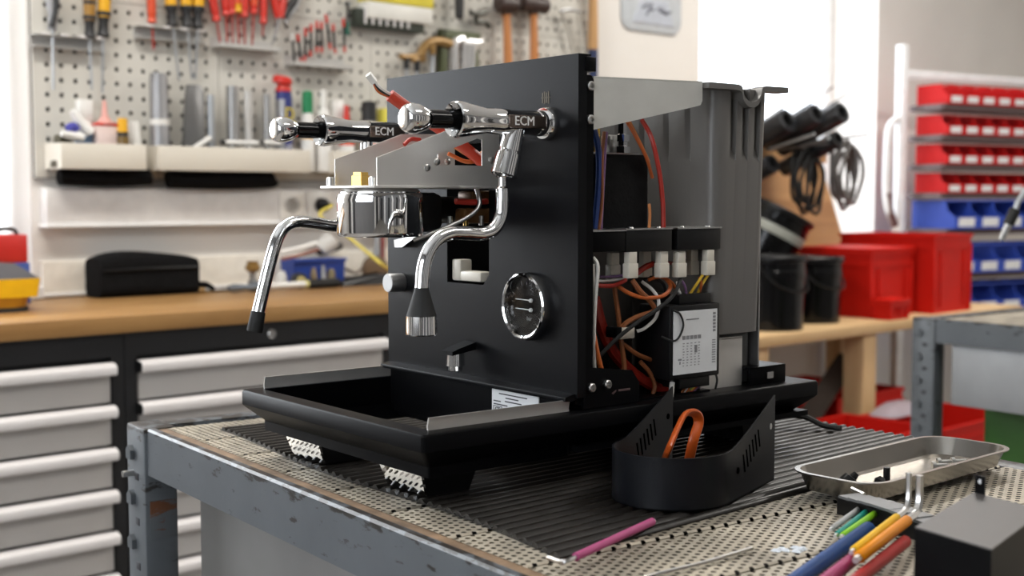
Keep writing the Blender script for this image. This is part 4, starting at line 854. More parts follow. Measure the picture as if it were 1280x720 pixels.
tray(0.876, 1.36, 'cream wall tray partly hidden behind the chrome valve knobs')
def roll(v0, v1, z0, z1, label):
    b = B().tube([(-0.535, v0, (z0+z1)/2), (-0.535, v0+0.02, (z0+z1)/2), (-0.535, (v0+v1)/2, (z0+z1)/2-0.002), (-0.535, v1-0.02, (z0+z1)/2+0.002), (-0.535, v1, (z0+z1)/2+0.004)], lambda t: (z1-z0)/2*(0.7 if t < 0.03 or t > 0.97 else 1.0), 12)
    solo(b, 'cloth_roll', blk_cloth, label, 'roll', (-0.535, v0, z0), 'R', 'black cloth rolls under the wall trays')
roll(0.075, 0.325, 1.212, 1.2535, 'black cloth roll tucked under the left wall tray'); roll(0.375, 0.70, 1.2065, 1.2535, 'black cloth roll tucked under the middle wall tray')

# rails with hooks for hand tools
def rail(v0, v1, z0, z1, label, ledge):
    t = thing('tool_rail', label, 'tool rail', (-0.585, v0, z0), 'R', 'metal tool rails on the pegboard')
    b = B()
    if ledge: b.box(-0.5848, -0.583, v0, v1, z0, z1+0.006).box(-0.5848, -0.535, v0+0.003, v1, z0, z0+0.002).box(-0.537, -0.535, v0+0.003, v1, z0, z0+0.012)
    else: b.box(-0.5848, -0.583, v0, v1, z0, z1).box(-0.583, -0.545, v0, v1, z1-0.002, z1).box(-0.583, -0.555, v0, v1, z0, z0+0.002)
    part(b, 'rail_sheet', M('rail_pale', (0.50, 0.49, 0.47), 0.4, 0.3), t, smooth=0)
    n = max(3, int((v1-v0)/0.045))
    for k in range(n): part(B().box(-0.545, -0.538, v0+(k+0.3)*(v1-v0)/n, v0+(k+0.7)*(v1-v0)/n, z1-0.003 if not ledge else z0+0.002, z1+0.003 if not ledge else z0+0.010, 0.001), 'clip', zinc if ledge else handle_w, t)
def rl_(p, q, label, ledge=False): rail(p[1], q[1], q[2], p[2], label, ledge)
rl_((-0.5850, 0.0324, 1.5893), (-0.5850, 0.2229, 1.5582), 'metal tool rail at the top left of the pegboard')
rl_((-0.5850, 0.3092, 1.6339), (-0.5850, 0.5108, 1.6019), 'metal tool rail holding the yellow screwdrivers')
rl_((-0.5600, 0.5364, 1.6192), (-0.5600, 0.7357, 1.5951), 'ledge rail under the red insulated screwdrivers', True)
rl_((-0.5600, 0.7758, 1.5891), (-0.5600, 0.9856, 1.5620), 'ledge rail under the small precision screwdrivers', True)

h_red = M('handle_red', (0.55, 0.028, 0.015), 0.35); h_or = M('handle_orange_red', (0.62, 0.07, 0.02), 0.35); h_yel = M('handle_yellow', (0.72, 0.38, 0.01), 0.4); h_amb = M('handle_amber', (0.33, 0.17, 0.03), 0.35); h_blk = M('handle_black', (0.015, 0.015, 0.016), 0.5)
def sdriver(p0, p1, p2, r, hm, band, bm_, label, collar=0.35, blade_r=None, group='screwdrivers on the pegboard'):
    p0, p1, p2 = Vector(p0), Vector(p1), Vector(p2); d = (p1-p0).normalized(); Lh = (p1-p0).length
    t = thing('screwdriver', label, 'screwdriver', p1, 'R', group)
    k = 1-collar
    part(B().lathe(p0, d, [(0, r*0.6), (Lh*0.04, r*0.95), (Lh*0.2, r*1.05), (Lh*0.45, r*0.95), (Lh*k, r*0.9)], 12), 'handle', hm, t)
    part(B().lathe(p0, d, [(Lh*k, r*0.92), (Lh*(k+0.1), r*0.72), (Lh*0.9, r*0.8), (Lh*0.97, r*1.0), (Lh, r*0.7)], 12), 'collar', band, t)
    part(B().cyl(p1, p2, blade_r or r*0.22, blade_r or r*0.20, 8), 'blade', bm_, t)
    if band is h_blk and hm in (h_yel, h_amb):
        for s in (0.25, 0.55): part(B().lathe(p0, d, [(Lh*s, r*1.08), (Lh*(s+0.07), r*1.08)], 12), 'grip_ring', h_blk, t)
sdriver((-0.5450, 0.1737, 1.7125), (-0.5450, 0.1707, 1.5873), (-0.5550, 0.1786, 1.4588), 0.0155, h_amb, h_blk, zinc, 'amber handled screwdriver on the left rail')
sdriver((-0.5450, 0.2150, 1.7373), (-0.5450, 0.2073, 1.5924), (-0.5550, 0.2065, 1.4522), 0.0165, h_yel, h_blk, zinc, 'yellow and black screwdriver on the left rail beside the amber one')
sdriver((-0.5450, 0.3419, 1.7641), (-0.5450, 0.3439, 1.6415), (-0.5550, 0.3521, 1.5740), 0.0125, h_or, h_or, w_red, 'orange red screwdriver alone at the left of the middle rail', 0.2)
for (a, b_, c, l) in (((-0.5450, 0.3946, 1.7597), (-0.5450, 0.4038, 1.6385), (-0.5550, 0.4251, 1.4964), 'first yellow and black screwdriver of three, next to the orange red one'), ((-0.5450, 0.4440, 1.7653), (-0.5450, 0.4463, 1.6402), (-0.5550, 0.4634, 1.5030), 'middle yellow and black screwdriver of three on the middle rail'), ((-0.5450, 0.4846, 1.7699), (-0.5450, 0.4773, 1.6386), (-0.5550, 0.4730, 1.5036), 'last yellow and black screwdriver of three, next to the red handles')):
    sdriver(a, b_, c, 0.0165, h_yel, h_blk, zinc, l, 0.38)
for i, (x0, x1, x2, ye, r) in enumerate(((260, 271, 276, 27, 0.0125), (279, 283, 283, 22, 0.0130), (288, 288, 292, 20, 0.0110), (296, 297, 299, 18, 0.0130), (306, 305, 306, 24, 0.0130), (319, 317, 315, 20, 0.0125), (330, 328, 328, 30, 0.0115))):
    a, b_, c = [Vector(q) for q in (((-0.5500, 0.5143, 1.7889), (-0.5500, 0.5390, 1.6641), (-0.5500, 0.5501, 1.5977)), ((-0.5500, 0.5610, 1.7944), (-0.5500, 0.5690, 1.6822), (-0.5500, 0.5700, 1.5992)), ((-0.5480, 0.5823, 1.7966), (-0.5480, 0.5854, 1.6879), (-0.5480, 0.5864, 1.6004)), ((-0.5500, 0.6036, 1.7993), (-0.5500, 0.6043, 1.6943), (-0.5500, 0.6078, 1.6000)), ((-0.5500, 0.6314, 1.8026), (-0.5500, 0.6244, 1.6830), (-0.5500, 0.6256, 1.6014)), ((-0.5500, 0.6622, 1.8062), (-0.5500, 0.6552, 1.6948), (-0.5500, 0.6486, 1.6010)), ((-0.5500, 0.6906, 1.8050), (-0.5500, 0.6859, 1.6710), (-0.5500, 0.6828, 1.6372)))[i]]
    sdriver(a, b_, c, r, h_red if i not in (3, 5) else h_or, h_red if i != 3 else h_yel, w_red, 'red insulated screwdriver, %s from the left of the seven on the ledge rail' % ORD[i], 0.22)
t = thing('pliers', 'red handled pliers hanging at the right end of the insulated tools', 'pliers', (-0.5500, 0.7356, 1.6530), 'R')
for pts in ((((-0.5500, 0.7115, 1.8074), (-0.5500, 0.7237, 1.7417), (-0.5500, 0.7362, 1.6935))), (((-0.5500, 0.7645, 1.8136), (-0.5500, 0.7529, 1.7447), (-0.5500, 0.7415, 1.6940)))):
    part(B().tube(list(pts), 0.0115, 10), 'handle', h_red, t)
part(B().tube([(-0.5500, 0.7390, 1.7028), (-0.5500, 0.7305, 1.6660), (-0.5500, 0.7139, 1.6151)], lambda s: 0.010*(1-0.75*s), 8), 'jaw', dull_steel, t)
t = thing('wire_stripper', 'black handled cutters hanging right of the red pliers', 'pliers', (-0.5500, 0.7737, 1.7016), 'R')
part(B().tube([(-0.5500, 0.8021, 1.8066), (-0.5500, 0.7905, 1.7486), (-0.5500, 0.7740, 1.7288), (-0.5500, 0.7575, 1.6956)], 0.011, 10), 'handle', h_blk, t)
part(B().tube([(-0.5500, 0.8184, 1.8084), (-0.5500, 0.8012, 1.7383), (-0.5500, 0.7627, 1.6870), (-0.5500, 0.7626, 1.6779)], 0.0075, 8), 'jaw', dull_steel, t)
SM = (((-0.5500, 0.7810, 1.6524), (-0.5500, 0.7880, 1.5709), 0), ((-0.5500, 0.8000, 1.6517), (-0.5500, 0.8125, 1.5704), 1), ((-0.5500, 0.8275, 1.6724), (-0.5500, 0.8235, 1.5757), 1), ((-0.5500, 0.8470, 1.6856), (-0.5500, 0.8430, 1.5910), 1), ((-0.5450, 0.8631, 1.6958), (-0.5450, 0.8620, 1.6035), 1), ((-0.5500, 0.8832, 1.6958), (-0.5500, 0.8821, 1.6054), 1), ((-0.5450, 0.8941, 1.7172), (-0.5450, 0.9098, 1.6164), 1), ((-0.5500, 0.9226, 1.6925), (-0.5500, 0.9302, 1.6068), 1), ((-0.5500, 0.9600, 1.7123), (-0.5500, 0.9646, 1.6117), 1))
for i, (a, c, k) in enumerate(SM):
    a, c = Vector(a), Vector(c); d = (c-a).normalized(); L_ = (c-a).length; r = 0.0052
    t = thing('precision_screwdriver', 'small black and red precision screwdriver, %s from the left of the nine on the ledge' % ORD[i] if k else 'small black and white precision screwdriver at the left end of the ledge', 'screwdriver', c, 'R', 'precision screwdrivers')
    part(B().lathe(a, d, [(0, r*0.8), (L_*0.22, r), (L_*0.25, r*0.7)], 10), 'cap', h_red if k else w_white, t)
    part(B().lathe(a, d, [(L_*0.25, r*0.8), (L_*0.5, r*0.75), (L_*0.82, r*0.85)], 10), 'shank', h_blk, t)
    part(B().lathe(a, d, [(L_*0.82, r*0.9), (L_, r*0.6)], 10), 'ferrule', h_red if k else h_blk, t)
t = thing('combination_tool', 'grey and black folding tool hanging at the left end of the top rail', 'tool', (-0.5500, 0.0730, 1.5955), 'R')
part(B().tube([(-0.5500, 0.0722, 1.7237), (-0.5500, 0.0709, 1.6743), (-0.5500, 0.0781, 1.6355), (-0.5500, 0.0751, 1.5996)], 0.011, 10), 'grip', M('grip_grey', (0.30, 0.30, 0.31), 0.4), t)
part(B().tube([(-0.5400, 0.0820, 1.7137), (-0.5400, 0.0826, 1.6586), (-0.5400, 0.0690, 1.6060)], 0.008, 8), 'lever', h_blk, t)
part(B().cyl((-0.5500, 0.0772, 1.5998), (-0.5550, 0.0776, 1.4531), 0.0035, n=8), 'rod', zinc, t)
t = thing('bit_driver', 'thin black tool with a green grip hanging right of the precision screwdrivers', 'tool', (-0.5500, 0.9739, 1.6642), 'R')
part(B().tube([(-0.5550, 0.9785, 1.7639), (-0.5550, 0.9811, 1.7360), (-0.5550, 0.9778, 1.6980)], 0.0045, 8), 'shaft', h_blk, t); part(B().cyl((-0.5550, 0.9778, 1.7027), (-0.5550, 0.9774, 1.6650), 0.0065, n=10), 'grip', M('grip_green', (0.01, 0.12, 0.08), 0.4), t); part(B().cyl((-0.5800, 0.9874, 1.7629), (-0.5450, 0.9829, 1.7585), 0.005, n=8), 'hook', zinc, t)
# wrench case: yellow and white box over a dark key rack
t = thing('key_case', 'yellow and white hex key case above a dark green rack on the pegboard', 'tool case', (-0.5850, 1.0553, 1.7224), 'R')
p, q = (-0.5500, 1.0388, 1.7221), (-0.5500, 1.2893, 1.8496); m0 = (-0.5500, 1.0393, 1.7719)
part(B().box(-0.5848, -0.535, p[1], q[1], p[2], m0[2], 0.003), 'white_case', M('case_white', (0.72, 0.71, 0.66), 0.4), t)
part(B().box(-0.5848, -0.532, p[1]-0.002, q[1]+0.002, m0[2], q[2], 0.003), 'yellow_case', M('case_yellow', (0.72, 0.62, 0.06), 0.4), t)
p, q = (-0.5500, 1.0091, 1.6909), (-0.5500, 1.2631, 1.7531)
rk = part(B().box(-0.5848, -0.545, p[1], q[1], p[2]+0.003, q[2]-0.004, 0.002), 'key_rack', M('rack_green', (0.030, 0.038, 0.028), 0.5), t)
for k in range(7): part(B().cyl((-0.540, p[1]+0.025+k*0.027, p[2]+0.012), (-0.540, p[1]+0.025+k*0.027, q[2]+0.006), 0.004, n=6), 'key_end', handle_w, rk)
# clamps
olive = M('clamp_olive', (0.095, 0.11, 0.055), 0.45); bronze = M('clamp_bronze', (0.26, 0.15, 0.045), 0.4, 0.3)
t = thing('screw_clamp', 'olive green clamp with silver jaws hanging mid pegboard', 'clamp', (-0.5500, 1.4299, 1.5987), 'R')
p, q = (-0.5500, 1.3405, 1.7155), (-0.5500, 1.5016, 1.5390)
part(B().box(-0.578, -0.55, p[1], p[1]+0.022, q[2], p[2], 0.002).box(-0.578, -0.55, p[1], q[1], p[2]-0.030, p[2], 0.002).box(-0.578, -0.55, q[1]-0.03, q[1]-0.008, q[2], p[2]-0.06, 0.002), 'clamp_frame', olive, t)
for dv in (0.045, 0.085, 0.105, 0.125): part(B().tube([(-0.545, p[1]+dv+0.035, p[2]-0.028), (-0.545, p[1]+dv+0.012, p[2]-0.035), (-0.545, p[1]+dv, p[2]-0.055), (-0.545, p[1]+dv-0.002, q[2])], 0.0075 if dv > 0.05 else 0.015, 8), 'jaw_bar', M('jaw_silver', (0.62, 0.62, 0.62), 0.3, 0.7), t)
for i, (pts, lab) in enumerate(((((-0.5500, 1.1710, 1.6176), (-0.5500, 1.1959, 1.6146), (-0.5500, 1.2337, 1.6223)), 'small bronze wing screw, leftmost of the clamp spindles'), (((-0.5500, 1.2147, 1.6111), (-0.5500, 1.2368, 1.6102), (-0.5500, 1.2655, 1.6148)), 'small bronze wing screw left of the curved clamp'))):
    t = thing('wing_screw', lab, 'clamp', pts[1], 'R', 'bronze wing screws')
    part(B().tube(list(pts), 0.010, 8), 'wing', bronze, t); c_ = Vector(pts[1]); part(B().cyl(c_, c_-Vector((0, 0, 0.035)), 0.011, 0.009, 10), 'hub', h_blk, t); part(B().cyl(c_-Vector((0, 0, 0.03)), c_-Vector((0, 0, 0.10)), 0.006, n=8), 'spindle', zinc, t)
t = thing('curved_clamp', 'bronze curved clamp arm beside the olive clamp', 'clamp', (-0.5500, 1.2657, 1.6495), 'R')
part(B().tube([(-0.5500, 1.3799, 1.6685), (-0.5500, 1.3305, 1.6746), (-0.5500, 1.2915, 1.6689), (-0.5500, 1.2625, 1.6467), (-0.5500, 1.2495, 1.6185)], 0.015, 10), 'arm', bronze, t); part(B().cyl((-0.5400, 1.2930, 1.6607), (-0.5400, 1.2929, 1.6309), 0.010, n=10), 'knob', bronze, t); part(B().cyl((-0.5600, 1.3060, 1.6485), (-0.5600, 1.3054, 1.5534), 0.009, n=10), 'spindle', zinc, t)
t = thing('small_clamp', 'dark grey small clamp hanging above the olive clamp', 'clamp', (-0.5500, 1.4986, 1.7449), 'R')
part(B().tube([(-0.5500, 1.4576, 1.7768), (-0.5500, 1.4918, 1.7750), (-0.5500, 1.5264, 1.7886)], 0.009, 8), 'top_bar', M('clamp_grey', (0.07, 0.07, 0.06), 0.4, 0.5), t); part(B().tube([(-0.5550, 1.4859, 1.7749), (-0.5550, 1.4892, 1.7496), (-0.5550, 1.5238, 1.7528), (-0.5550, 1.5447, 1.7392)], 0.0085, 8), 'bow', M('clamp_grey', (0.07, 0.07, 0.06)), t)
t = thing('file_handle', 'black hanging tool handle above the clamps', 'tool', (-0.5500, 1.4103, 1.7571), 'R')
part(B().lathe((-0.5500, 1.4103, 1.7520), (0, 0, 1), [(0, 0.008), (0.006, 0.014), (0.10, 0.017), (0.13, 0.012)], 12), 'grip', h_blk, t); part(B().cyl(((-0.5500, 1.4103, 1.7520)[0], (-0.5500, 1.4103, 1.7520)[1], (-0.5500, 1.4103, 1.7520)[2]+0.13), (-0.55, (-0.5500, 1.4103, 1.7520)[1], (-0.5500, 1.4103, 1.7520)[2]+0.2), 0.006, n=8), 'shank', zinc, t)
# mallets
mh = M('mallet_dark', (0.040, 0.022, 0.018), 0.4); mo = M('mallet_handle', (0.50, 0.19, 0.05), 0.45)
for (a, b_, hw, lab) in (((-0.5400, 1.6055, 1.8057), (-0.5400, 1.6162, 1.5450), 0.040, 'smaller dark headed mallet with orange handle, left of the pair'), ((-0.5400, 1.7291, 1.8179), (-0.5400, 1.7333, 1.5517), 0.058, 'larger dark headed mallet with orange handle, right of the pair')):
    a, b_ = Vector(a), Vector(b_); t = thing('mallet', lab, 'mallet', b_, 'R', 'mallets on the pegboard')
    part(B().lathe(a+Vector((0, -hw, 0.012)), (0, 1, 0), [(0, 0.024), (0.006, 0.029), (hw, 0.026), (2*hw-0.006, 0.029), (2*hw, 0.024)], 16), 'head', mh, t)
    part(B().lathe(a+Vector((0, 0, -0.012)), b_-a, [(0, 0.017), (0.016, 0.015), (0.018, 0.012), (0.10, 0.014), (0.25, 0.017)], 12), 'handle', mo, t)
    part(B().lathe(a+Vector((0, 0, -0.010)), (0, 0, -1), [(0, 0.019), (0.012, 0.016), (0.018, 0.0125)], 12), 'neck', mh, t)
t = thing('steel_dividers', 'pale steel dividers hanging right of the mallets', 'tool', (-0.5500, 1.9630, 1.6211), 'R')
for pts in (((-0.5600, 1.8814, 1.8243), (-0.5600, 1.9209, 1.7430), (-0.5600, 1.9612, 1.6162)), ((-0.5550, 1.9551, 1.8199), (-0.5550, 1.9755, 1.7333), (-0.5550, 1.9842, 1.6006))): part(B().tube(list(pts), 0.007, 8), 'leg', M('pale_steel', (0.55, 0.53, 0.48), 0.4, 0.3), t)
part(B().tube([(-0.5550, 1.8687, 1.8225), (-0.5500, 1.9105, 1.8315), (-0.5550, 1.9710, 1.8297)], 0.006, 8), 'hinge', dull_steel, t)
t = thing('hammer_handle', 'long wooden tool handle with blue end at the right pegboard edge', 'handle', (-0.5500, 2.0358, 1.6091), 'R')
part(B().lathe((-0.5500, 2.0270, 1.7036), (0, 0.0, 1), [(0, 0.019), (0.10, 0.018), (0.25, 0.015)], 12), 'shaft', wood('ash_handle', (0.42, 0.22, 0.08), (0.58, 0.34, 0.14), 2), t)
part(B().lathe((-0.5500, 2.0270, 1.7036), (0, 0.02, -1), [(0, 0.0185), (0.02, 0.018), (0.13, 0.017)], 12), 'blue_grip', M('grip_blue', (0.012, 0.025, 0.09), 0.5), t)

# ------------------------------------------------------------------ things standing in the wall trays
def stand(name, label, cat, p, parts_, group=None):
    v = p[1]; u = -0.53; t = thing(name, label, cat, (u, v, 1.258), 'R', group)
    for nm, prof, m_, n in parts_:
        part(B().lathe((u, v, 1.258), (0, 0, 1), prof, n), nm, m_, t)
    return t
bw = M('bottle_white', (0.74, 0.73, 0.70), 0.35); can_grey = M('can_grey', (0.33, 0.33, 0.34), 0.35, 0.6)
H = lambda z: z-1.258
def zt(p): return H(p[2])
p = (-0.5300, 0.3517, 1.5091); stand('grinder_tube', 'tall grey metal tube with a white band in the middle tray', 'tube', p, (('tube', [(0, 0.026), (zt(p)*0.46, 0.026), (zt(p)*0.5, 0.024), (zt(p)-0.02, 0.024), (zt(p), 0.022)], can_grey, 16), ('band', [(zt(p)*0.46, 0.0265), (zt(p)*0.52, 0.0265)], bw, 16)))
p = (-0.5300, 0.4494, 1.4855); t = thing('steel_wedge', 'dark grey steel blade leaning in the middle tray', 'blade', (-0.53, p[1], 1.258), 'R')
part(B().prism([(p[1]-0.035, 1.258), (p[1]+0.03, 1.258), (p[1]+0.033, p[2]-0.02), (p[1]+0.02, p[2]), (p[1]-0.015, p[2]), (p[1]-0.02, p[2]-0.04)], 'x', -0.54, -0.52, 0.003), 'blade', M('blade_grey', (0.20, 0.20, 0.20), 0.35, 0.6), t)
for x, (p, r, lab) in enumerate((((-0.5300, 0.5043, 1.4607), 0.011, 'short shiny steel tube beside the grey blade in the middle tray'), ((-0.5300, 0.5715, 1.4884), 0.017, 'thick grey steel tube, tallest of the plain tubes in the middle tray'), ((-0.5300, 0.6217, 1.4781), 0.0115, 'slim pale tube with a wider top in the middle tray'), ((-0.5300, 0.6809, 1.4724), 0.0105, 'slim dark steel tube left of the blue spray can'))):
    h = zt(p); pr = [(0, r), (h, r)] if x != 2 else [(0, r), (h*0.6, r), (h*0.66, r*1.25), (h, r*1.25)]
    stand('steel_tube', lab, 'tube', p, (('tube', pr, (zinc, dull_steel, M('pale_tube', (0.55, 0.54, 0.52), 0.35, 0.2), dull_steel)[x], 14),), 'steel tubes in the middle tray')
p = (-0.5300, 0.7373, 1.5477); h = zt(p); blu = M('can_blue', (0.018, 0.028, 0.17), 0.3)
t = stand('spray_can', 'blue and grey spray can with a tilted red cap in the middle tray', 'spray can', p, (('can', [(0, 0.024), (h*0.70, 0.024), (h*0.77, 0.0215), (h*0.80, 0.0215)], blu, 20), ('collar', [(h*0.775, 0.0225), (h*0.80, 0.0225), (h*0.85, 0.017)], h_red, 20)))
part(B().lathe((-0.532, p[1]-0.005, 1.258+h*0.845), (0.10, 0.18, 1), [(0, 0.020), (0.004, 0.028), (0.018, 0.028), (0.023, 0.022)], 24), 'red_cap', M('cap_red', (0.60, 0.03, 0.02), 0.35), t)
part(B().loft([[(-0.53+0.0243*math.cos(a), p[1]+0.0243*math.sin(a), z) for a in [-2.0+0.16*i for i in range(11)]] for z in (1.262, 1.258+h*0.7)], False, False, False), 'silver_side', can_grey, t)
part(text_b('D', 0.052, (-0.53+0.0246, p[1]+0.004, 1.258+h*0.55), (-0.25, 1, 0), (0, 0, 1), 0.0006), 'yellow_letter', M('letter_yellow', (0.75, 0.60, 0.03), 0.4), t)
part(B().lathe((-0.507, p[1]+0.004, 1.258+h*0.22), (1, 0.25, 0), [(0, 0.011), (0.001, 0.011), (0.001, 0.008), (0, 0.008)], 20), 'white_ring', bw, t)
for (p, r, capm, nm, lab) in (((-0.5300, 0.8174, 1.4913), 0.0195, M('cap_green', (0.01, 0.22, 0.08), 0.4), 1, 'white bottle with green cap and yellow neck band'), ((-0.5300, 0.8728, 1.4968), 0.024, bw, 0, 'white bottle with white nozzle cap right of the green capped one'), ((-0.5300, 1.0365, 1.4727), 0.028, h_blk, 2, 'white jar with a black lid beside the yellow box'), ((-0.5300, 0.9545, 1.4544), 0.023, h_red, 3, 'low white bottle with a red tip between the white bottle and the jar')):
    h = zt(p); neck = 0.62 if nm != 2 else 0.55
    t = stand('bottle', lab, 'bottle', p, (('body', [(0, r), (h*neck, r), (h*(neck+0.10), r*0.72), (h*0.76, r*0.6)], bw, 18), ('cap', [(h*0.72, r*(0.5 if nm in (0, 3) else 0.82)), (h*0.98, r*(0.35 if nm in (0, 3) else 0.80)), (h, r*0.3)], capm, 16)), 'bottles in the wall trays')
    part(B().lathe((-0.53, p[1], 1.258), (0, 0, 1), [(h*0.40, r*1.01), (h*(0.46 if nm != 1 else 0.56), r*1.01)], 18), 'label_band', h_yel if nm == 1 else h_or, t)
p, q = (-0.5300, 1.0741, 1.3398), (-0.5300, 1.1114, 1.4523); solo(B().box(-0.55, -0.51, p[1]+0.005, q[1]+0.02, 1.258, q[2], 0.002), 'carton', M('carton_yellow', (0.68, 0.60, 0.08), 0.5), 'small yellow carton partly behind the left edge of the black machine panel', 'carton', (-0.53, p[1], 1.258))
p = (-0.5300, 0.9285, 1.4344); solo(B().box(-0.572, -0.545, p[1]-0.012, p[1]+0.03, 1.258, (-0.5300, 0.9289, 1.4719)[2], 0.004), 'carton', bw, 'small white carton behind the low bottle in the right wall tray', 'carton', (-0.555, p[1], 1.258))
for i, (a, b_, lab) in enumerate((((-0.5000, 0.4297, 1.3104), (-0.5000, 0.4853, 1.3441), 'white marker tilted at the left of the middle tray rim'), ((-0.5000, 0.5192, 1.3322), (-0.5000, 0.6319, 1.3333), 'white marker lying along the middle tray rim'), ((-0.5000, 0.6447, 1.3359), (-0.5000, 0.7045, 1.3354), 'short white marker lying near the spray can'))):
    a, b_ = Vector(a), Vector(b_); a.z = max(a.z, 1.268); b_.z = max(b_.z, 1.27)
    t = thing('marker', lab, 'marker', a, 'R', 'white markers on the middle tray'); part(B().cyl(a, b_, 0.0072, n=10), 'barrel', bw, t); part(B().cyl(a+(b_-a)*0.0, a+(b_-a)*0.08, 0.0078, n=10), 'cap', h_blk, t)
# left tray: glue tubes, spray head, small bottle
t = thing('glue_bottle', 'white glue bottle with square cap standing at the back of the left tray', 'bottle', (-0.55, (-0.5500, 0.1537, 1.3190)[1], 1.258), 'R')
p = (-0.5500, 0.1543, 1.4308); h = zt(p); part(B().lathe((-0.55, p[1], 1.258), (0, 0, 1), [(0, 0.024), (h*0.62, 0.023), (h*0.70, 0.012)], 14), 'body', bw, t); part(B().box(-0.562, -0.538, p[1]-0.018, p[1]+0.018, 1.258+h*0.70, 1.258+h, 0.002), 'cap', bw, t); part(B().lathe((-0.55, p[1], 1.258), (0, 0, 1), [(h*0.25, 0.0242), (h*0.5, 0.0242)], 14), 'blue_print', M('print_blue', (0.15, 0.25, 0.40), 0.5), t)
t = thing('glue_tube', 'white and blue tube lying tilted at the front of the left tray', 'tube', (-0.5100, 0.1072, 1.3464), 'R')
part(B().tube([(-0.5150, 0.1513, 1.3461), (-0.5150, 0.1267, 1.3733), (-0.5150, 0.1066, 1.4004)], lambda s: 0.015-0.006*s, 10), 'tube', bw, t); part(B().tube([(-0.5080, 0.0899, 1.3516), (-0.5080, 0.1046, 1.3602), (-0.5080, 0.1147, 1.3505)], 0.011, 10), 'blue_label', M('label_blue', (0.05, 0.05, 0.30), 0.5), t)
t = thing('glue_tube', 'white capped tube lying flat on the left tray rim', 'tube', (-0.5000, 0.0779, 1.3390), 'R')
part(B().cyl((-0.4950, 0.0798, 1.3389), (-0.4950, 0.1252, 1.3324), 0.0095, 0.0105, 12), 'tube', bw, t); part(B().cyl((-0.4950, 0.0696, 1.3405), (-0.4950, 0.0819, 1.3390), 0.0075, n=12), 'cap', bw, t)
t = thing('spray_bottle', 'white bottle with red shoulders and a pink nozzle in the left tray', 'bottle', (-0.525, (-0.5250, 0.1960, 1.3194)[1], 1.258), 'R')
p = (-0.5250, 0.1971, 1.3705); h = zt(p); pk = M('print_pink', (0.62, 0.30, 0.26), 0.5)
part(B().box(-0.545, -0.505, p[1]-0.030, p[1]+0.030, 1.258, p[2], 0.006), 'body', M('bottle_pinkish', (0.70, 0.56, 0.52), 0.4), t); part(B().lathe((-0.525, p[1], p[2]), (0, 0, 1), [(0, 0.026), (0.010, 0.015), (0.022, 0.008), (0.06, 0.004)], 12), 'nozzle', pk, t); part(B().box(-0.544, -0.503, p[1]-0.031, p[1]+0.031, p[2]-0.006, p[2]+0.002, 0.002), 'red_shoulder', h_red, t)
t = thing('small_bottle', 'small amber bottle with yellow cap at the right of the left tray', 'bottle', (-0.50, (-0.5000, 0.2319, 1.3196)[1], 1.258), 'R')
p = (-0.5000, 0.2334, 1.3851); h = zt(p); part(B().lathe((-0.50, p[1], 1.258), (0, 0, 1), [(0, 0.016), (h*0.62, 0.016), (h*0.66, 0.012)], 14), 'body', M('amber_glass', (0.16, 0.10, 0.03), 0.2), t); part(B().lathe((-0.50, p[1], 1.258), (0, 0, 1), [(h*0.62, 0.0145), (h*0.72, 0.0145)], 14), 'black_band', h_blk, t); part(B().lathe((-0.50, p[1], 1.258), (0, 0, 1), [(h*0.72, 0.0135), (h, 0.012)], 14), 'cap', h_yel, t)
p = (-0.5500, 0.2864, 1.3813); solo(B().prism([(p[1]-0.012, 1.258), (p[1]+0.022, 1.258), (p[1]+0.006, p[2]), (p[1]-0.006, p[2])], 'x', -0.57, -0.53, 0.002), 'carton', bw, 'white tapered carton behind the small amber bottle', 'carton', (-0.55, p[1], 1.258))
p = (-0.5200, 0.0701, 1.3395); solo(B().prism([(p[1]-0.012, 1.258), (p[1]+0.055, 1.258), (p[1]+0.035, 1.322), (p[1]+0.002, p[2])], 'x', -0.545, -0.505, 0.002), 'wedge_block', M('dark_wedge', (0.05, 0.042, 0.02), 0.5), 'dark triangular wedge at the left corner of the left tray', 'wedge', (-0.52, p[1], 1.258))

# ================================================================== THINGS ON THE OAK WORKTOP
zb = 0.9252
# black zipped bag
p, q = (-0.5415, 0.1532, 0.9250), (-0.5062, 0.4400, 0.9250)
t = thing('zipped_bag', 'black zipped cloth bag lying on the worktop against the wall', 'bag', ((p[0]+q[0])/2, p[1], zb), 'R')
u0 = -0.528
rings = []
for k in range(13):
    s = k/12; v = p[1]+0.004 + (q[1]-p[1]-0.008)*s; e = 0.90 + 0.10*(1-abs(2*s-1)**5)
    hh = (0.112 + 0.006*math.sin(s*5))*e; dd_ = 0.052*e
    rings.append([(u0+dd_*math.copysign(abs(math.cos(a))**0.45, math.cos(a))*(1-0.07*math.exp(-((math.sin(a)+0.05)/0.12)**2)), v, zb + hh/2 + hh/2*math.copysign(abs(math.sin(a))**0.45, math.sin(a))) for a in [2*PI*i/32+0.01 for i in range(32)]])
part(B().loft(rings), 'bag_body', blk_cloth, t, smooth=60)
part(B().tube([(u0+0.050, p[1]+0.01, zb+0.070), (u0+0.056, (p[1]+q[1])/2, zb+0.073), (u0+0.050, q[1]-0.01, zb+0.072)], 0.003, 6), 'zip', blk_plastic, t)
part(B().tube([(u0+0.02, q[1]-0.015, zb+0.02), (u0+0.03, q[1]+0.02, zb+0.022), (u0+0.03, q[1]+0.045, zb+0.008)], 0.008, 8), 'strap', blk_cloth, t)
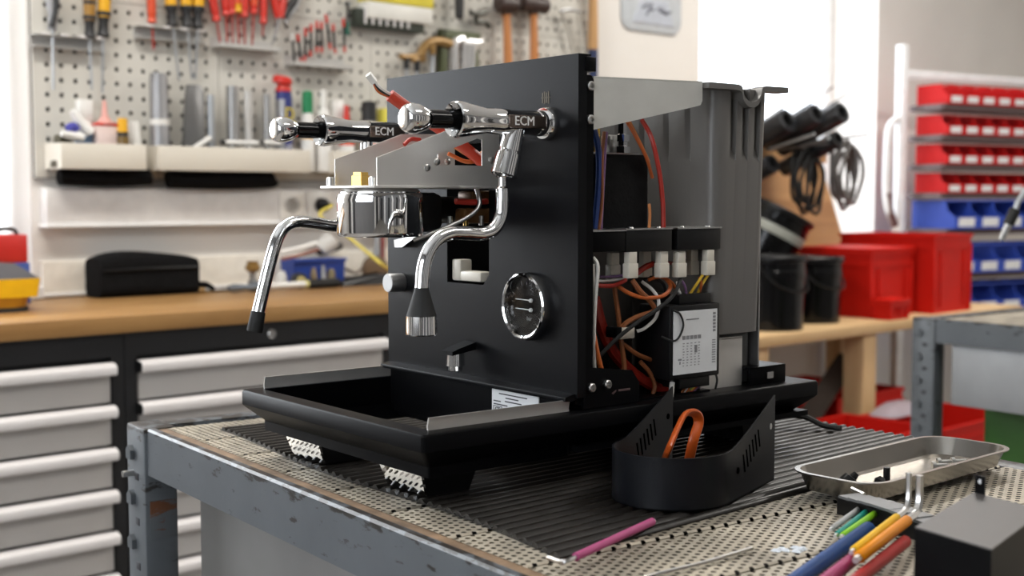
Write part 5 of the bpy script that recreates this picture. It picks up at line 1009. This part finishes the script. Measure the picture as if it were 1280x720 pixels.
# yellow device with dark top
p = (-0.2475, -0.1161, 0.9250); t = thing('yellow_device', 'yellow bench device with a dark sloped top at the left photo edge', 'device', (p[0], p[1]-0.2, zb), 'R')
v1 = p[1]+0.012; uF = p[0]+0.01
part(B().loft([rrect(uF-0.20, uF-0.004, v1-0.36, v1-0.010, zb, 0.04), rrect(uF-0.20, uF-0.004, v1-0.36, v1-0.010, zb+0.010, 0.04)]), 'base_ring', blk_rubber, t)
part(B().loft([rrect(uF-0.20, uF-0.008, v1-0.36, v1-0.014, zb+0.010, 0.04), rrect(uF-0.20, uF-0.004, v1-0.36, v1-0.010, zb+0.033, 0.03)]), 'lower_body', M('body_orange', (0.50, 0.22, 0.01), 0.4), t)
part(B().loft([rrect(uF-0.215, uF, v1-0.37, v1, zb+0.033, 0.008), rrect(uF-0.215, uF+0.003, v1-0.37, v1+0.006, zb+0.075, 0.006)]), 'body', M('body_yellow', (0.78, 0.44, 0.005), 0.35), t)
part(B().loft([rrect(uF-0.215, uF+0.002, v1-0.37, v1+0.004, zb+0.075, 0.006), rrect(uF-0.21, uF-0.10, v1-0.37, v1-0.012, zb+0.105, 0.006)]), 'top_cover', M('cover_grey', (0.045, 0.045, 0.048), 0.5, spec=0.3), t)
# red case on blue base
p = (-0.4700, -0.0316, 1.0792); t = thing('red_case', 'red box on a blue base behind the yellow device', 'box', (-0.5, p[1]-0.2, zb), 'R')
z1, z2 = (-0.4700, -0.0330, 1.0247)[2], (-0.4700, -0.0312, 1.0928)[2]
part(B().box(-0.565, -0.468, p[1]-0.30, p[1]+0.003, zb, z1, 0.003), 'blue_base', M('case_blue', (0.03, 0.07, 0.30), 0.4), t); part(B().box(-0.565, -0.47, p[1]-0.30, p[1], z1, z2, 0.004), 'red_lid', M('case_red', (0.52, 0.018, 0.012), 0.4), t); part(B().tube([(-0.485, p[1]-0.075, z2), (-0.485, p[1]-0.06, z2+0.013), (-0.485, p[1]-0.03, z2+0.012), (-0.485, p[1]-0.02, z2)], 0.005, 8), 'handle', h_blk, t)
rings = []
for k in range(7):
    z = z2+0.0005+0.011*k; s = (0.10, 0.125, 0.13, 0.12, 0.10, 0.07, 0.03)[k]
    rings.append([(-0.535+0.025*math.cos(a)*s/0.12*(1+0.12*math.sin(3*a+k)), p[1]-0.17+s*math.sin(a)*(1+0.08*math.sin(5*a+2*k)), z) for a in [2*PI*i/14 for i in range(14)]])
solo(B().loft(rings), 'plastic_bag', M('bag_film', (0.75, 0.76, 0.78), 0.25), 'crumpled white plastic bag on top of the red box', 'bag', (-0.52, p[1]-0.17, z2), smooth=60)
# tools and parts behind the hot water wand
def on_bench(pts, r, dz=0.0): return [Vector((a[0], a[1], zb+r+dz)) for a in pts]
t = thing('torque_wrench', 'torque wrench with silver shaft and black grip lying on the worktop', 'wrench', (-0.4200, 0.6477, 0.9193), 'R')
a0, a1, a2, a3 = on_bench(((-0.4200, 0.4878, 0.9273), (-0.4200, 0.6119, 0.9211), (-0.4200, 0.7369, 0.9194), (-0.4200, 0.8458, 0.9209)), 0.014)
part(B().cyl(a1, a2, 0.0095, n=14), 'shaft', M('shaft_silver', (0.66, 0.65, 0.62), 0.35, 0.2), t); part(B().lathe(a2, a3-a2, [(0, 0.011), (0.006, 0.0135), ((a3-a2).length*0.9, 0.0135), ((a3-a2).length, 0.010)], 14), 'grip', blk_rubber, t); part(B().lathe(a2, a3-a2, [(-0.008, 0.0115), (0.002, 0.0115)], 14), 'scale_ring', M('scale_yellow', (0.55, 0.50, 0.18), 0.5), t)
hd = part(B().lathe(a0, a1-a0, [(0, 0.008), (0.015, 0.012), ((a1-a0).length*0.45, 0.008), ((a1-a0).length*0.62, 0.013), ((a1-a0).length, 0.0115)], 12), 'head', M('head_bluegrey', (0.20, 0.23, 0.27), 0.35, 0.8), t)
t = thing('pipe_piece', 'dull steel bar lying beside the black bag', 'bar', (-0.5000, 0.5073, 0.9396), 'R')
a0, a1 = on_bench(((-0.5000, 0.4464, 0.9359), (-0.5000, 0.6154, 0.9480)), 0.007); part(B().cyl(a0, a1, 0.007, n=10), 'bar', dull_steel, t); part(B().cyl(a0-(a1-a0).normalized()*0.008, a0+(a1-a0).normalized()*0.012, 0.0085, n=6), 'nut', bronze, t)
p = (-0.4500, 0.5801, 0.9519); t = thing('brass_valve', 'brass fitting standing behind the hot water wand', 'fitting', (-0.45, p[1], zb), 'R')
part(B().lathe((-0.45, p[1], zb), (0, 0, 1), [(0, 0.014), (0.03, 0.014), (0.034, 0.009), (0.055, 0.009)], 8), 'stem', dull_steel, t); part(B().lathe((-0.45, p[1], zb+0.053), (0, 0, 1), [(0, 0.012), (0.006, 0.021), (0.018, 0.021), (0.022, 0.015), (0.03, 0.017)], 8), 'cap', bronze, t)
bb = M('blue_bin', (0.02, 0.055, 0.30), 0.4)
p, q = (-0.5200, 0.7544, 0.9455), (-0.5200, 0.9331, 0.9378)
t = thing('blue_parts_bin', 'blue open parts bin on the worktop behind the torque wrench', 'bin', (-0.55, p[1], zb), 'R')
b = B(); o_ = lambda z, i: [(-0.585+i, p[1]+i, z), (-0.516-i, p[1]+i, z), (-0.513-i, q[1]-i, z), (-0.585+i, q[1]-i, z)]
b.loft([o_(zb, 0.004), o_(zb+0.078, 0.0), o_(zb+0.078, 0.003), o_(zb+0.004, 0.007)]); part(b, 'shell', bb, t); part(B().box(-0.515, -0.508, p[1]-0.004, q[1]+0.004, zb+0.070, zb+0.080, 0.002), 'rim', bb, t)
p = (-0.5500, 0.8917, 1.0095); t = thing('white_motor', 'white and black motor part sitting on the blue bin', 'motor', (-0.555, p[1], zb+0.078), 'R')
part(B().lathe((-0.555, p[1]-0.02, zb+0.10), (0.2, 0.6, 0.55), [(0, 0.020), (0.005, 0.026), (0.05, 0.030), (0.055, 0.022)], 16), 'housing', bw, t); part(B().lathe((-0.555, p[1]-0.03, zb+0.10), (0.1, 1, 0.18), [(0, 0.010), (0.01, 0.016), (0.07, 0.014), (0.085, 0.008)], 12), 'coil', h_blk, t)
t = thing('copper_pipe', 'thin reddish pipe lying across the parts behind the wand', 'pipe', (-0.4300, 0.6813, 1.0087), 'R')
part(B().tube([(-0.4400, 0.6669, 1.0111), (-0.4400, 0.7275, 1.0204), (-0.4400, 0.7895, 1.0345)], 0.005, 8), 'pipe', M('pipe_red', (0.26, 0.10, 0.07), 0.4, 0.4), t); part(B().tube([(-0.4500, 0.6683, 1.0286), (-0.4500, 0.7263, 1.0382), (-0.4500, 0.7910, 1.0525)], 0.008, 8), 'white_sleeve', bw, t)
for i, (p, r, h, m_, nm, lab) in enumerate((((-0.4900, 0.6974, 0.9221), 0.020, 0.05, bw, 'white_cup', 'small white cup beside the chrome wand on the worktop'), ((-0.4900, 0.8053, 0.9216), 0.012, 0.055, M('cone_tan', (0.36, 0.27, 0.15), 0.4), 'tan_cone', 'tan pointed fitting in front of the blue bin'), ((-0.4900, 0.8665, 0.9257), 0.017, 0.05, M('olive_metal', (0.20, 0.16, 0.09), 0.4, 0.5), 'olive_fitting', 'olive brown metal fitting at the right of the blue bin'), ((-0.4900, 0.8385, 0.9246), 0.010, 0.062, dull_steel, 'steel_spindle', 'upright steel spindle between the tan and olive fittings'))):
    solo(B().lathe((p[0], p[1], zb), (0, 0, 1), [(0, r), (h*0.3, r), (h*0.35, r*0.8), (h*0.7, r*0.75), (h, r*0.45)], 12), nm, m_, lab, 'fitting' if i else 'cup', (p[0], p[1], zb), 'R', 'small fittings')
p = (-0.4800, 0.7442, 0.9204); t = thing('cable_reel', 'black wheel with a pale yellow hub in front of the blue bin', 'wheel', (p[0], p[1], zb), 'R')
part(B().lathe((p[0], p[1], zb+0.022), (1, -0.3, 0), [(0, 0.016), (0.003, 0.022), (0.03, 0.022), (0.033, 0.014)], 18), 'wheel', h_blk, t); part(B().lathe((p[0]+0.033, p[1]-0.01, zb+0.022), (1, -0.3, 0), [(0, 0.013), (0.004, 0.013), (0.004, 0.006), (0, 0.006)], 16), 'hub', M('hub_yellow', (0.60, 0.50, 0.20), 0.4), t)
p, q = (-0.4400, 0.8765, 0.9114), (-0.4400, 1.0387, 0.9083); t = thing('glasses_case', 'long black case on the worktop left of the machine panel', 'case', (p[0], p[1], zb), 'R')
part(B().loft([[(p[0]-0.04, p[1]-0.005, zb), (p[0]+0.005, p[1]-0.005, zb), (q[0]+0.005, q[1], zb), (q[0]-0.06, q[1], zb)], [(p[0]-0.03, p[1], zb+0.014), (p[0]-0.004, p[1], zb+0.014), (q[0]-0.004, q[1]-0.004, zb+0.032), (q[0]-0.05, q[1]-0.004, zb+0.032)]]), 'shell', blk_plastic, t); part(B().cyl((p[0]-0.02, p[1]+0.02, zb+0.016), (q[0]-0.03, q[1]-0.02, zb+0.028), 0.008, n=8), 'strap', blk_cloth, t)
p = (-0.5300, 1.0463, 0.9276); t = thing('brown_reel', 'brown round spool behind the black case', 'spool', (p[0], p[1], zb), 'R')
part(B().lathe((p[0], p[1], zb+0.040), (1, -0.2, 0.1), [(0, 0.030), (0.004, 0.040), (0.03, 0.040), (0.034, 0.025)], 20), 'spool', M('spool_brown', (0.12, 0.07, 0.035), 0.5), t); part(B().tube([(p[0], p[1]-0.10, zb+0.045), (p[0], p[1]-0.06, zb+0.032), (p[0], p[1]-0.02, zb+0.06), (p[0], p[1]+0.01, zb+0.075)], 0.004, 8), 'cord', M('cord_brown', (0.14, 0.10, 0.08), 0.5), t)
p = (-0.5400, 0.9940, 0.9294); solo(B().loft([rrect(p[0]-0.03, p[0]+0.02, p[1]-0.05, p[1]+0.03, zb, 0.01), rrect(p[0]-0.025, p[0]+0.01, p[1]-0.03, p[1]+0.02, zb+0.022, 0.01)]), 'paper_bundle', M('paper_pale', (0.55, 0.50, 0.46), 0.6), 'pale crumpled paper bundle left of the brown spool', 'paper', (p[0], p[1], zb))
p = (-0.5500, 1.0895, 1.0527); t = thing('wall_pipe', 'grey pipe with a dark red pipe rising behind the worktop', 'pipe', (-0.57, p[1], 0.926), 'R')
part(B().cyl((-0.565, p[1], zb), (-0.565, p[1], 1.105), 0.011, n=12), 'grey_pipe', zinc, t); part(B().cyl((-0.567, p[1]+0.022, zb), (-0.567, p[1]+0.022, 1.105), 0.006, n=10), 'red_pipe', M('pipe_darkred', (0.25, 0.03, 0.03), 0.4), t)

# ================================================================== RIGHT SIDE: WOODEN TABLE, BUCKETS, CRATES
pine = wood('pine', (0.50, 0.32, 0.15), (0.68, 0.48, 0.26), 1, 0.5, 0.7); pine_z = wood('pine_upright', (0.50, 0.32, 0.15), (0.68, 0.48, 0.26), 2, 0.5, 0.7)
TZ = 0.76
t = thing('wooden_table', 'pine wood table against the wall carrying buckets and red crates', 'table', (-0.2, 2.8, 0), 'R')
part(B().box(-0.58, 0.285, 1.86, 3.60, TZ-0.035, TZ, 0.003), 'tabletop', pine, t)
for u, v in ((0.19, 2.49), (0.19, 1.88), (0.19, 3.50), (-0.55, 1.88), (-0.55, 3.50)): part(B().box(u, u+0.08, v, v+0.08, 0.0, TZ-0.035, 0.003), 'leg', pine_z, t)
part(B().box(0.10, 0.13, 1.97, 3.50, 0.20, 0.235, 0.002).box(-0.5, 0.10, 1.97, 3.50, 0.21, 0.235, 0.002), 'lower_shelf', pine, t)
red_c = M('crate_red', (0.50, 0.011, 0.006), 0.45, 0, 0.05, 10, spec=0.12)
def crate(u0, u1, v0, v1, z0, z1, label, lid=False, fill=0.0):
    t = thing('red_crate', label, 'crate', ((u0+u1)/2, (v0+v1)/2, z0), 'R', 'red plastic crates'); w_ = 0.006
    b = B(); o_ = lambda z, i: [(u0+i, v0+i, z), (u1-i, v0+i, z), (u1-i, v1-i, z), (u0+i, v1-i, z)]
    if lid: b.loft([o_(z0, 0.008), o_(z1, 0.004)])
    else: b.loft([o_(z0, 0.008), o_(z1, 0.004), o_(z1, 0.012), o_(z0+0.006, 0.014)])
    sh_ = part(b, 'shell', red_c, t, smooth=0); h = z1-z0
    for zz_, e in ((z1-0.012, 0.004), (z1-0.05*min(1, h/0.2), 0.002)):
        part(B().frame_plate((u0-e+0.002, u1+e-0.002, v0-e+0.002, v1+e-0.002), (u0+0.006, u1-0.006, v0+0.006, v1-0.006), 'z', zz_, zz_+0.012), 'rim', red_c, sh_, smooth=0)
    for u in (u0, u1-0.012):
        for v in (v0, v1-0.012): part(B().box(u, u+0.012, v, v+0.012, z0+0.002, z1-0.05*min(1, h/0.2), 0.002), 'corner_rib', red_c, sh_)
    for v in (v0+0.05, v1-0.055): part(B().box(u1-0.004, u1+0.002, v, v+0.006, z0+0.02, z1-0.06*min(1, h/0.2), 0.001), 'side_rib', red_c, sh_)
    if lid: part(B().box(u0-0.004, u1+0.004, v0-0.004, v1+0.004, z1, z1+0.014, 0.003), 'lid', red_c, t)
    return t
crate(-0.155, 0.245, 2.985, 3.260, TZ, TZ+0.288, 'tall red plastic crate, the largest on the wooden table')
crate(-0.12, 0.185, 2.665, 2.945, TZ, TZ+0.232, 'medium red crate with a flat lid left of the tall crate', True)
t = crate(0.195, 0.270, 2.655, 2.775, TZ, TZ+0.058, 'little red box standing in front of the medium red crate', True)
crate(-0.30, 0.09, 2.02, 2.46, 0.236, 0.50, 'open red crate on the lower table shelf at the left', False)
crate(-0.36, 0.09, 2.62, 3.06, 0.236, 0.47, 'open red crate on the lower table shelf at the right', False)
crate(0.34, 0.66, 1.80, 2.28, 0.0, 0.49, 'open red crate on the floor in front of the wooden table', False)
crate(0.34, 0.66, 2.32, 2.80, 0.0, 0.475, 'open red crate on the floor beside the table leg', False)
p = (0.5, 2.2); solo(B().loft([rrect(0.36, 0.46, 2.36, 2.66, 0.478, 0.03), rrect(0.37, 0.44, 2.40, 2.60, 0.500, 0.03), rrect(0.38, 0.42, 2.44, 2.54, 0.512, 0.015)]), 'plastic_sheet', M('film_grey', (0.30, 0.25, 0.28), 0.3), 'crumpled clear plastic film on the floor crate', 'film', (0.41, 2.5, 0.478), smooth=60)
b = B(); b.loft([[(0.1398, 2.2992, 0.4542), (0.1883, 2.3491, 0.4275), (0.1816, 2.6144, 0.6279), (0.1281, 2.5578, 0.6445)], [(0.1225, 2.3242, 0.4491), (0.1712, 2.3745, 0.4222), (0.1652, 2.6406, 0.6242), (0.1113, 2.5837, 0.6409)]])
solo(b, 'cardboard_flap', M('cardboard_dark', (0.035, 0.022, 0.014), 0.8), 'dark brown board leaning under the wooden table', 'board', (0.3548, 2.0487, 0.4978), 'R', smooth=0)
# black buckets
def bucket(c, r, h, label, tilt=None, stripe=False):
    t = thing('black_bucket', label, 'bucket', c, 'R', 'black plastic buckets'); c = Vector(c); d = Vector(tilt) if tilt else Vector((0, 0, 1))
    part(B().lathe(c, d, [(0, r*0.90), (h*0.70, r*0.955), (h*0.71, r*0.985), (h*0.80, r*0.985), (h*0.81, r*0.965), (h*0.93, r*0.97)], 36), 'body', blk_gloss, t)
    part(B().lathe(c, d, [(h*0.92, r*0.98), (h*0.93, r*1.02), (h*0.985, r*1.02), (h, r*0.99), (h, r*0.93), (h*0.98, r*0.90)], 36), 'lid', blk_plastic, t)
    if stripe: part(B().lathe(c, d, [(h*0.60, r*0.965), (h*0.72, r*0.995), (h*0.73, r*0.99)], 36, False, False), 'grey_band', M('band_grey', (0.33, 0.34, 0.30), 0.5), t)
    else:
        x, y = c.x, c.y
        part(B().tube([(x+r*0.2, y-r*1.01, c.z+h*0.86), (x+r*0.75, y-r*0.72, c.z+h*0.60), (x+r*1.02, y+r*0.1, c.z+h*0.52), (x+r*0.72, y+r*0.74, c.z+h*0.62), (x+r*0.2, y+r*1.01, c.z+h*0.86)], 0.0035, 8), 'bail', blk_plastic, t)
bucket((0.155, 2.135, TZ), 0.107, 0.238, 'black lidded bucket nearest the grey water tank on the table edge')
bucket((0.095, 2.44, TZ), 0.105, 0.222, 'black lidded bucket with a moulded ring between the front bucket and red crate')
bucket((-0.16, 2.435, TZ+0.166), 0.125, 0.24, 'black bucket with a grey band lying tilted behind the standing buckets', (0.31, 0.33, 0.89), True)
solo(B().box(-0.30, -0.06, 2.24, 2.50, TZ, TZ+0.105, 0.004), 'carton', M('carton_black', (0.02, 0.02, 0.02), 0.6), 'dark carton propping the tilted bucket', 'carton', (-0.16, 2.32, TZ))
# plywood tool stand with tubes on hooks
ply = wood('plywood', (0.36, 0.19, 0.075), (0.54, 0.32, 0.14), 1, 0.5, 0.6)
t = thing('plywood_stand', 'plywood hook board standing on the table behind the buckets', 'board', (-0.30, 2.55, TZ), 'R')
q = [(-0.3000, 2.5498, 1.3357), (-0.3000, 3.0690, 1.3189), (-0.3000, 3.2857, 0.9385)]
part(B().prism([(q[0][1], TZ), (q[2][1]+0.03, TZ), (q[2][1], q[2][2]), (q[1][1], q[1][2]), (q[0][1], q[0][2]+0.02)], 'x', -0.32, -0.30, 0.002), 'board', ply, t)
part(B().prism([(q[0][1], q[1][2]), (q[1][1]+0.02, q[1][2]), (q[1][1]+0.02, q[1][2]+0.05), (q[0][1], q[0][2]+0.07)], 'x', -0.322, -0.285, 0.002), 'cross_bar', ply, t)
part(B().box(-0.60, -0.32, q[1][1]-0.03, q[1][1], TZ, TZ+0.04), 'foot', ply, t)
TB = (((-0.0917, 2.5511, 1.4580), 0.045, 'black tube on the plywood stand nearest the grey tank'), ((-0.0235, 2.6276, 1.4807), 0.040, 'black tube in the middle of the hook row'), ((0.0378, 2.6948, 1.4864), 0.040, 'black tube at the right end of the hook row'), ((0.0046, 2.7233, 1.3951), 0.032, 'short black tube hanging under the right end tube'), ((-0.1504, 2.5456, 1.3062), 0.036, 'black tube low on the plywood stand'))
tb_m = M('foam_tube', (0.013, 0.014, 0.017), 0.30, 0, 0.1, 40)
for i, (c, r, lab) in enumerate(TB):
    c = Vector(c); d = Vector((-1, 0.06, -0.42)).normalized(); L_ = (c.x+0.285)*0.92
    tt_ = thing('foam_tube', lab, 'tube', c, 'R', 'black tubes on the plywood stand')
    part(B().lathe(c, d, [(0, r*0.6), (0, r*0.95), (0.004, r), (L_, r)], 20, False, True), 'tube', tb_m, tt_); part(B().lathe(c, d, [(0.0, r*0.62), (0.10, r*0.6)], 20, False, True), 'bore', blk_rubber, tt_)
    if i < 3:
        part(B().cyl(c+d*0.02+Vector((0, 0, r+0.012)), c-d*0.075+Vector((0, 0, r+0.022)), 0.0035, n=8), 'hook', chrome, tt_)
        part(B().cyl(c+d*L_+Vector((0, 0, r+0.004)), c+d*0.02+Vector((0, 0, r+0.012)), 0.0035, n=8), 'hook', chrome, tt_)
def loops(name, label, c, r, n, mat_, rad, hook=True):
    t = thing(name, label, 'cable', c, 'R', 'cables hung on the plywood stand'); c = Vector(c)
    for k in range(n):
        pts = [(c.x+0.012*k-0.02+0.006*math.sin(3*a+k), c.y+r*(0.75+0.1*math.sin(k*2.1))*math.sin(a)+0.012*math.sin(k*1.7), c.z-r*1.3+r*1.3*math.cos(a)-0.02*(k % 3)) for a in [2*PI*i/12 for i in range(12)]]
        part(B().tube(pts, rad, 7, 3, 1.0, True), 'cable_loop', mat_, t)
    if hook: part(B().cyl((-0.30, c.y, c.z-0.004), (c.x+0.09, c.y+0.01, c.z+0.018), 0.0045, n=8), 'hook', dull_steel, t)
    return t
loops('cable_bundle', 'black cable bundle hanging from the plywood stand', (-0.1045, 2.6751, 1.3597), 0.075, 6, blk_rubber, 0.007)
gc = loops('cable_bundle', 'grey cable coil hanging right of the black bundle', (-0.0076, 2.7835, 1.3887), 0.080, 5, M('cable_grey', (0.10, 0.09, 0.085), 0.4), 0.0075)
part(B().tube([(0.0406, 2.7605, 1.3750), (0.0553, 2.7705, 1.3177), (0.0558, 2.7660, 1.2689)], 0.005, 8), 'cable_end', M('cable_dark', (0.08, 0.07, 0.07), 0.4), gc)
for i, (a, b_) in enumerate((((-0.1971, 2.5893, 1.3601), (0.0035, 2.5751, 1.4045)), ((-0.1226, 2.6712, 1.3689), (0.0384, 2.6118, 1.3932)))):
    solo(B().cyl(a, b_, 0.0055, n=8), 'steel_hook', zinc, ('steel hook rod crossing the plywood left of the black bundle', 'steel hook rod above the black cable bundle')[i], 'hook', a)

# ================================================================== BIN RACK
rack = thing('bin_rack', 'mobile steel rack full of red and blue storage bins', 'rack', (0, 0, 0), 'K')
alu_w = M('rack_aluminium', (0.76, 0.77, 0.78), 0.35, 0.0)
LT = 1.25
zr = [(0.0000, 0.0000, 1.5732)[2], (0.0000, 0.0043, 1.4466)[2], (-0.0000, 0.0085, 1.3243)[2], (0.0000, 0.0126, 1.2033)[2]]
z_top = (-0.2000, -0.0677, 1.8290)[2]
for y in (-0.045, LT):
    part(B().box(-0.215, -0.175, y-0.035, y, 0.08, z_top, 0.003), 'upright', alu_w, rack)
    part(B().box(-0.40, 0.10, y-0.035, y, 0.05, 0.09, 0.004), 'foot_bar', alu_w, rack)
    for x in (-0.36, 0.06): part(B().lathe((x, y-0.030, 0.035), (0, 1, 0), [(0, 0.030), (0.004, 0.035), (0.020, 0.035), (0.024, 0.030)], 18), 'castor', blk_rubber, rack)
part(B().box(-0.210, -0.180, -0.045, LT-0.03, z_top-0.14, z_top-0.105, 0.003), 'top_rail', alu_w, rack)
shelf_m = M('rack_shelf', (0.11, 0.075, 0.075), 0.45, 0.2)
def shelf(z, x1=-0.01): part(B().box(-0.19, x1, -0.02, LT-0.03, z-0.026, z-0.001, 0.001), 'shelf', shelf_m, rack)
def bin_proto(w_, L_, h, col, name, label, cat='bin'):
    t = thing(name, label, cat, (0, 0, 0), 'K'); q = 0.0025
    def side(y): return B().prism([(-L_, 0.0), (0.0, 0.0), (0.003, h*0.42), (-L_*0.16, h*0.62), (-L_*0.22, h), (-L_, h)], 'y', y, y+q)
    b = B()
    for y in (0.0, w_-q): b.merge(side(y))
    b.box(-L_, 0, q, w_-q, 0, q).box(-L_, -L_+q, q, w_-q, q, h).box(-L_*0.25, -L_*0.21, 0, w_, h*0.94, h)
    b.loft([[(0.0, q, q), (0.0, w_-q, q), (-q, w_-q, q), (-q, q, q)], [(0.003, q, h*0.42), (0.003, w_-q, h*0.42), (0.0, w_-q, h*0.42), (0.0, q, h*0.42)]])
    part(b, 'shell', col, t, smooth=0)
    part(B().loft([[(0.0012, w_*0.16, h*0.08), (0.0012, w_*0.84, h*0.08), (0.0032, w_*0.84, h*0.38), (0.0032, w_*0.16, h*0.38)], [(0.0022, w_*0.16, h*0.08), (0.0022, w_*0.84, h*0.08), (0.0042, w_*0.84, h*0.38), (0.0042, w_*0.16, h*0.38)]]), 'bin_label', label_white, t)
    return t
b_red = M('bin_red', (0.50, 0.010, 0.010), 0.5, spec=0.12); b_blue = M('bin_blue', (0.030, 0.070, 0.40), 0.5, spec=0.25); b_lblue = M('bin_blue_pale', (0.05, 0.12, 0.46), 0.36)
def put(o, x, y, z): place(o, (x, y, z), 'K')
proto = None
ROWS = ['top', 'second', 'third', 'fourth']
for r_, z in enumerate(zr):
    shelf(z)
    for k in range(7):
        lab = 'red storage bin, %s from the left in the %s row of the rack' % (ORD[k], ROWS[r_])
        if proto is None: proto = bin_proto(0.095, 0.170, 0.084, b_red, 'storage_bin', lab); o = proto
        else: o = copy_tree(proto)
        o['label'] = lab; o['group'] = 'red bins on the rack'; put(o, 0.0, 0.002+k*0.0985, z)
proto = None
zbl = [(0.0300, 0.0313, 1.0538)[2], (0.0300, 0.2091, 0.8687)[2], (0.0300, 0.2156, 0.6981)[2]]
for r_, z in enumerate(zbl):
    shelf(z, 0.02)
    for k in range(5 if r_ == 0 else 6):
        lab = 'blue storage bin, %s from the left in the %s blue row' % (ORD[k], ('upper', 'middle', 'lower')[r_])
        if proto is None: proto = bin_proto(0.142, 0.230, 0.120, b_blue, 'storage_bin', lab); o = proto
        else: o = copy_tree(proto)
        o['label'] = lab; o['group'] = 'blue bins on the rack'; put(o, 0.045, 0.004+k*0.1455, z)
part(B().tube([(-0.195, -0.08, zr[0]-0.05), (-0.205, -0.12, zr[0]-0.10), (-0.205, -0.13, zr[1]-0.12), (-0.205, -0.13, zr[3]), (-0.20, -0.115, zr[3]-0.08), (-0.195, -0.075, zr[3]-0.16)], 0.016, 12), 'push_handle', alu_w, rack)
part(B().tube([(-0.204, -0.127, zr[3]+0.0), (-0.20, -0.113, zr[3]-0.08), (-0.196, -0.085, zr[3]-0.14)], 0.0175, 12), 'handle_sleeve', M('sleeve_brown', (0.12, 0.05, 0.05), 0.5), rack)

# hose nozzle hanging into the picture at the right edge
t = thing('air_hose', 'black hose with a steel nozzle hanging in at the right photo edge', 'hose', (1.3749, 1.2208, 1.0973), 'R')
part(B().cyl((1.3739, 1.2195, 1.0957), (1.3831, 1.2331, 1.1297), 0.006, 0.008, 12), 'nozzle', chrome, t); part(B().cyl((1.3822, 1.2317, 1.1265), (1.3905, 1.2440, 1.1573), 0.011, n=12), 'grip', blk_rubber, t)
a = Vector((1.3896, 1.2426, 1.1541)); c = Vector((1.4008, 1.2588, 1.1930)); part(B().tube([a, c, c+Vector((0.06, 0.10, 0.16)), c+Vector((0.10, 0.16, 0.7)), Vector((c.x+0.10, c.y+0.16, 3.0))], 0.006, 8), 'hose', zinc, t)
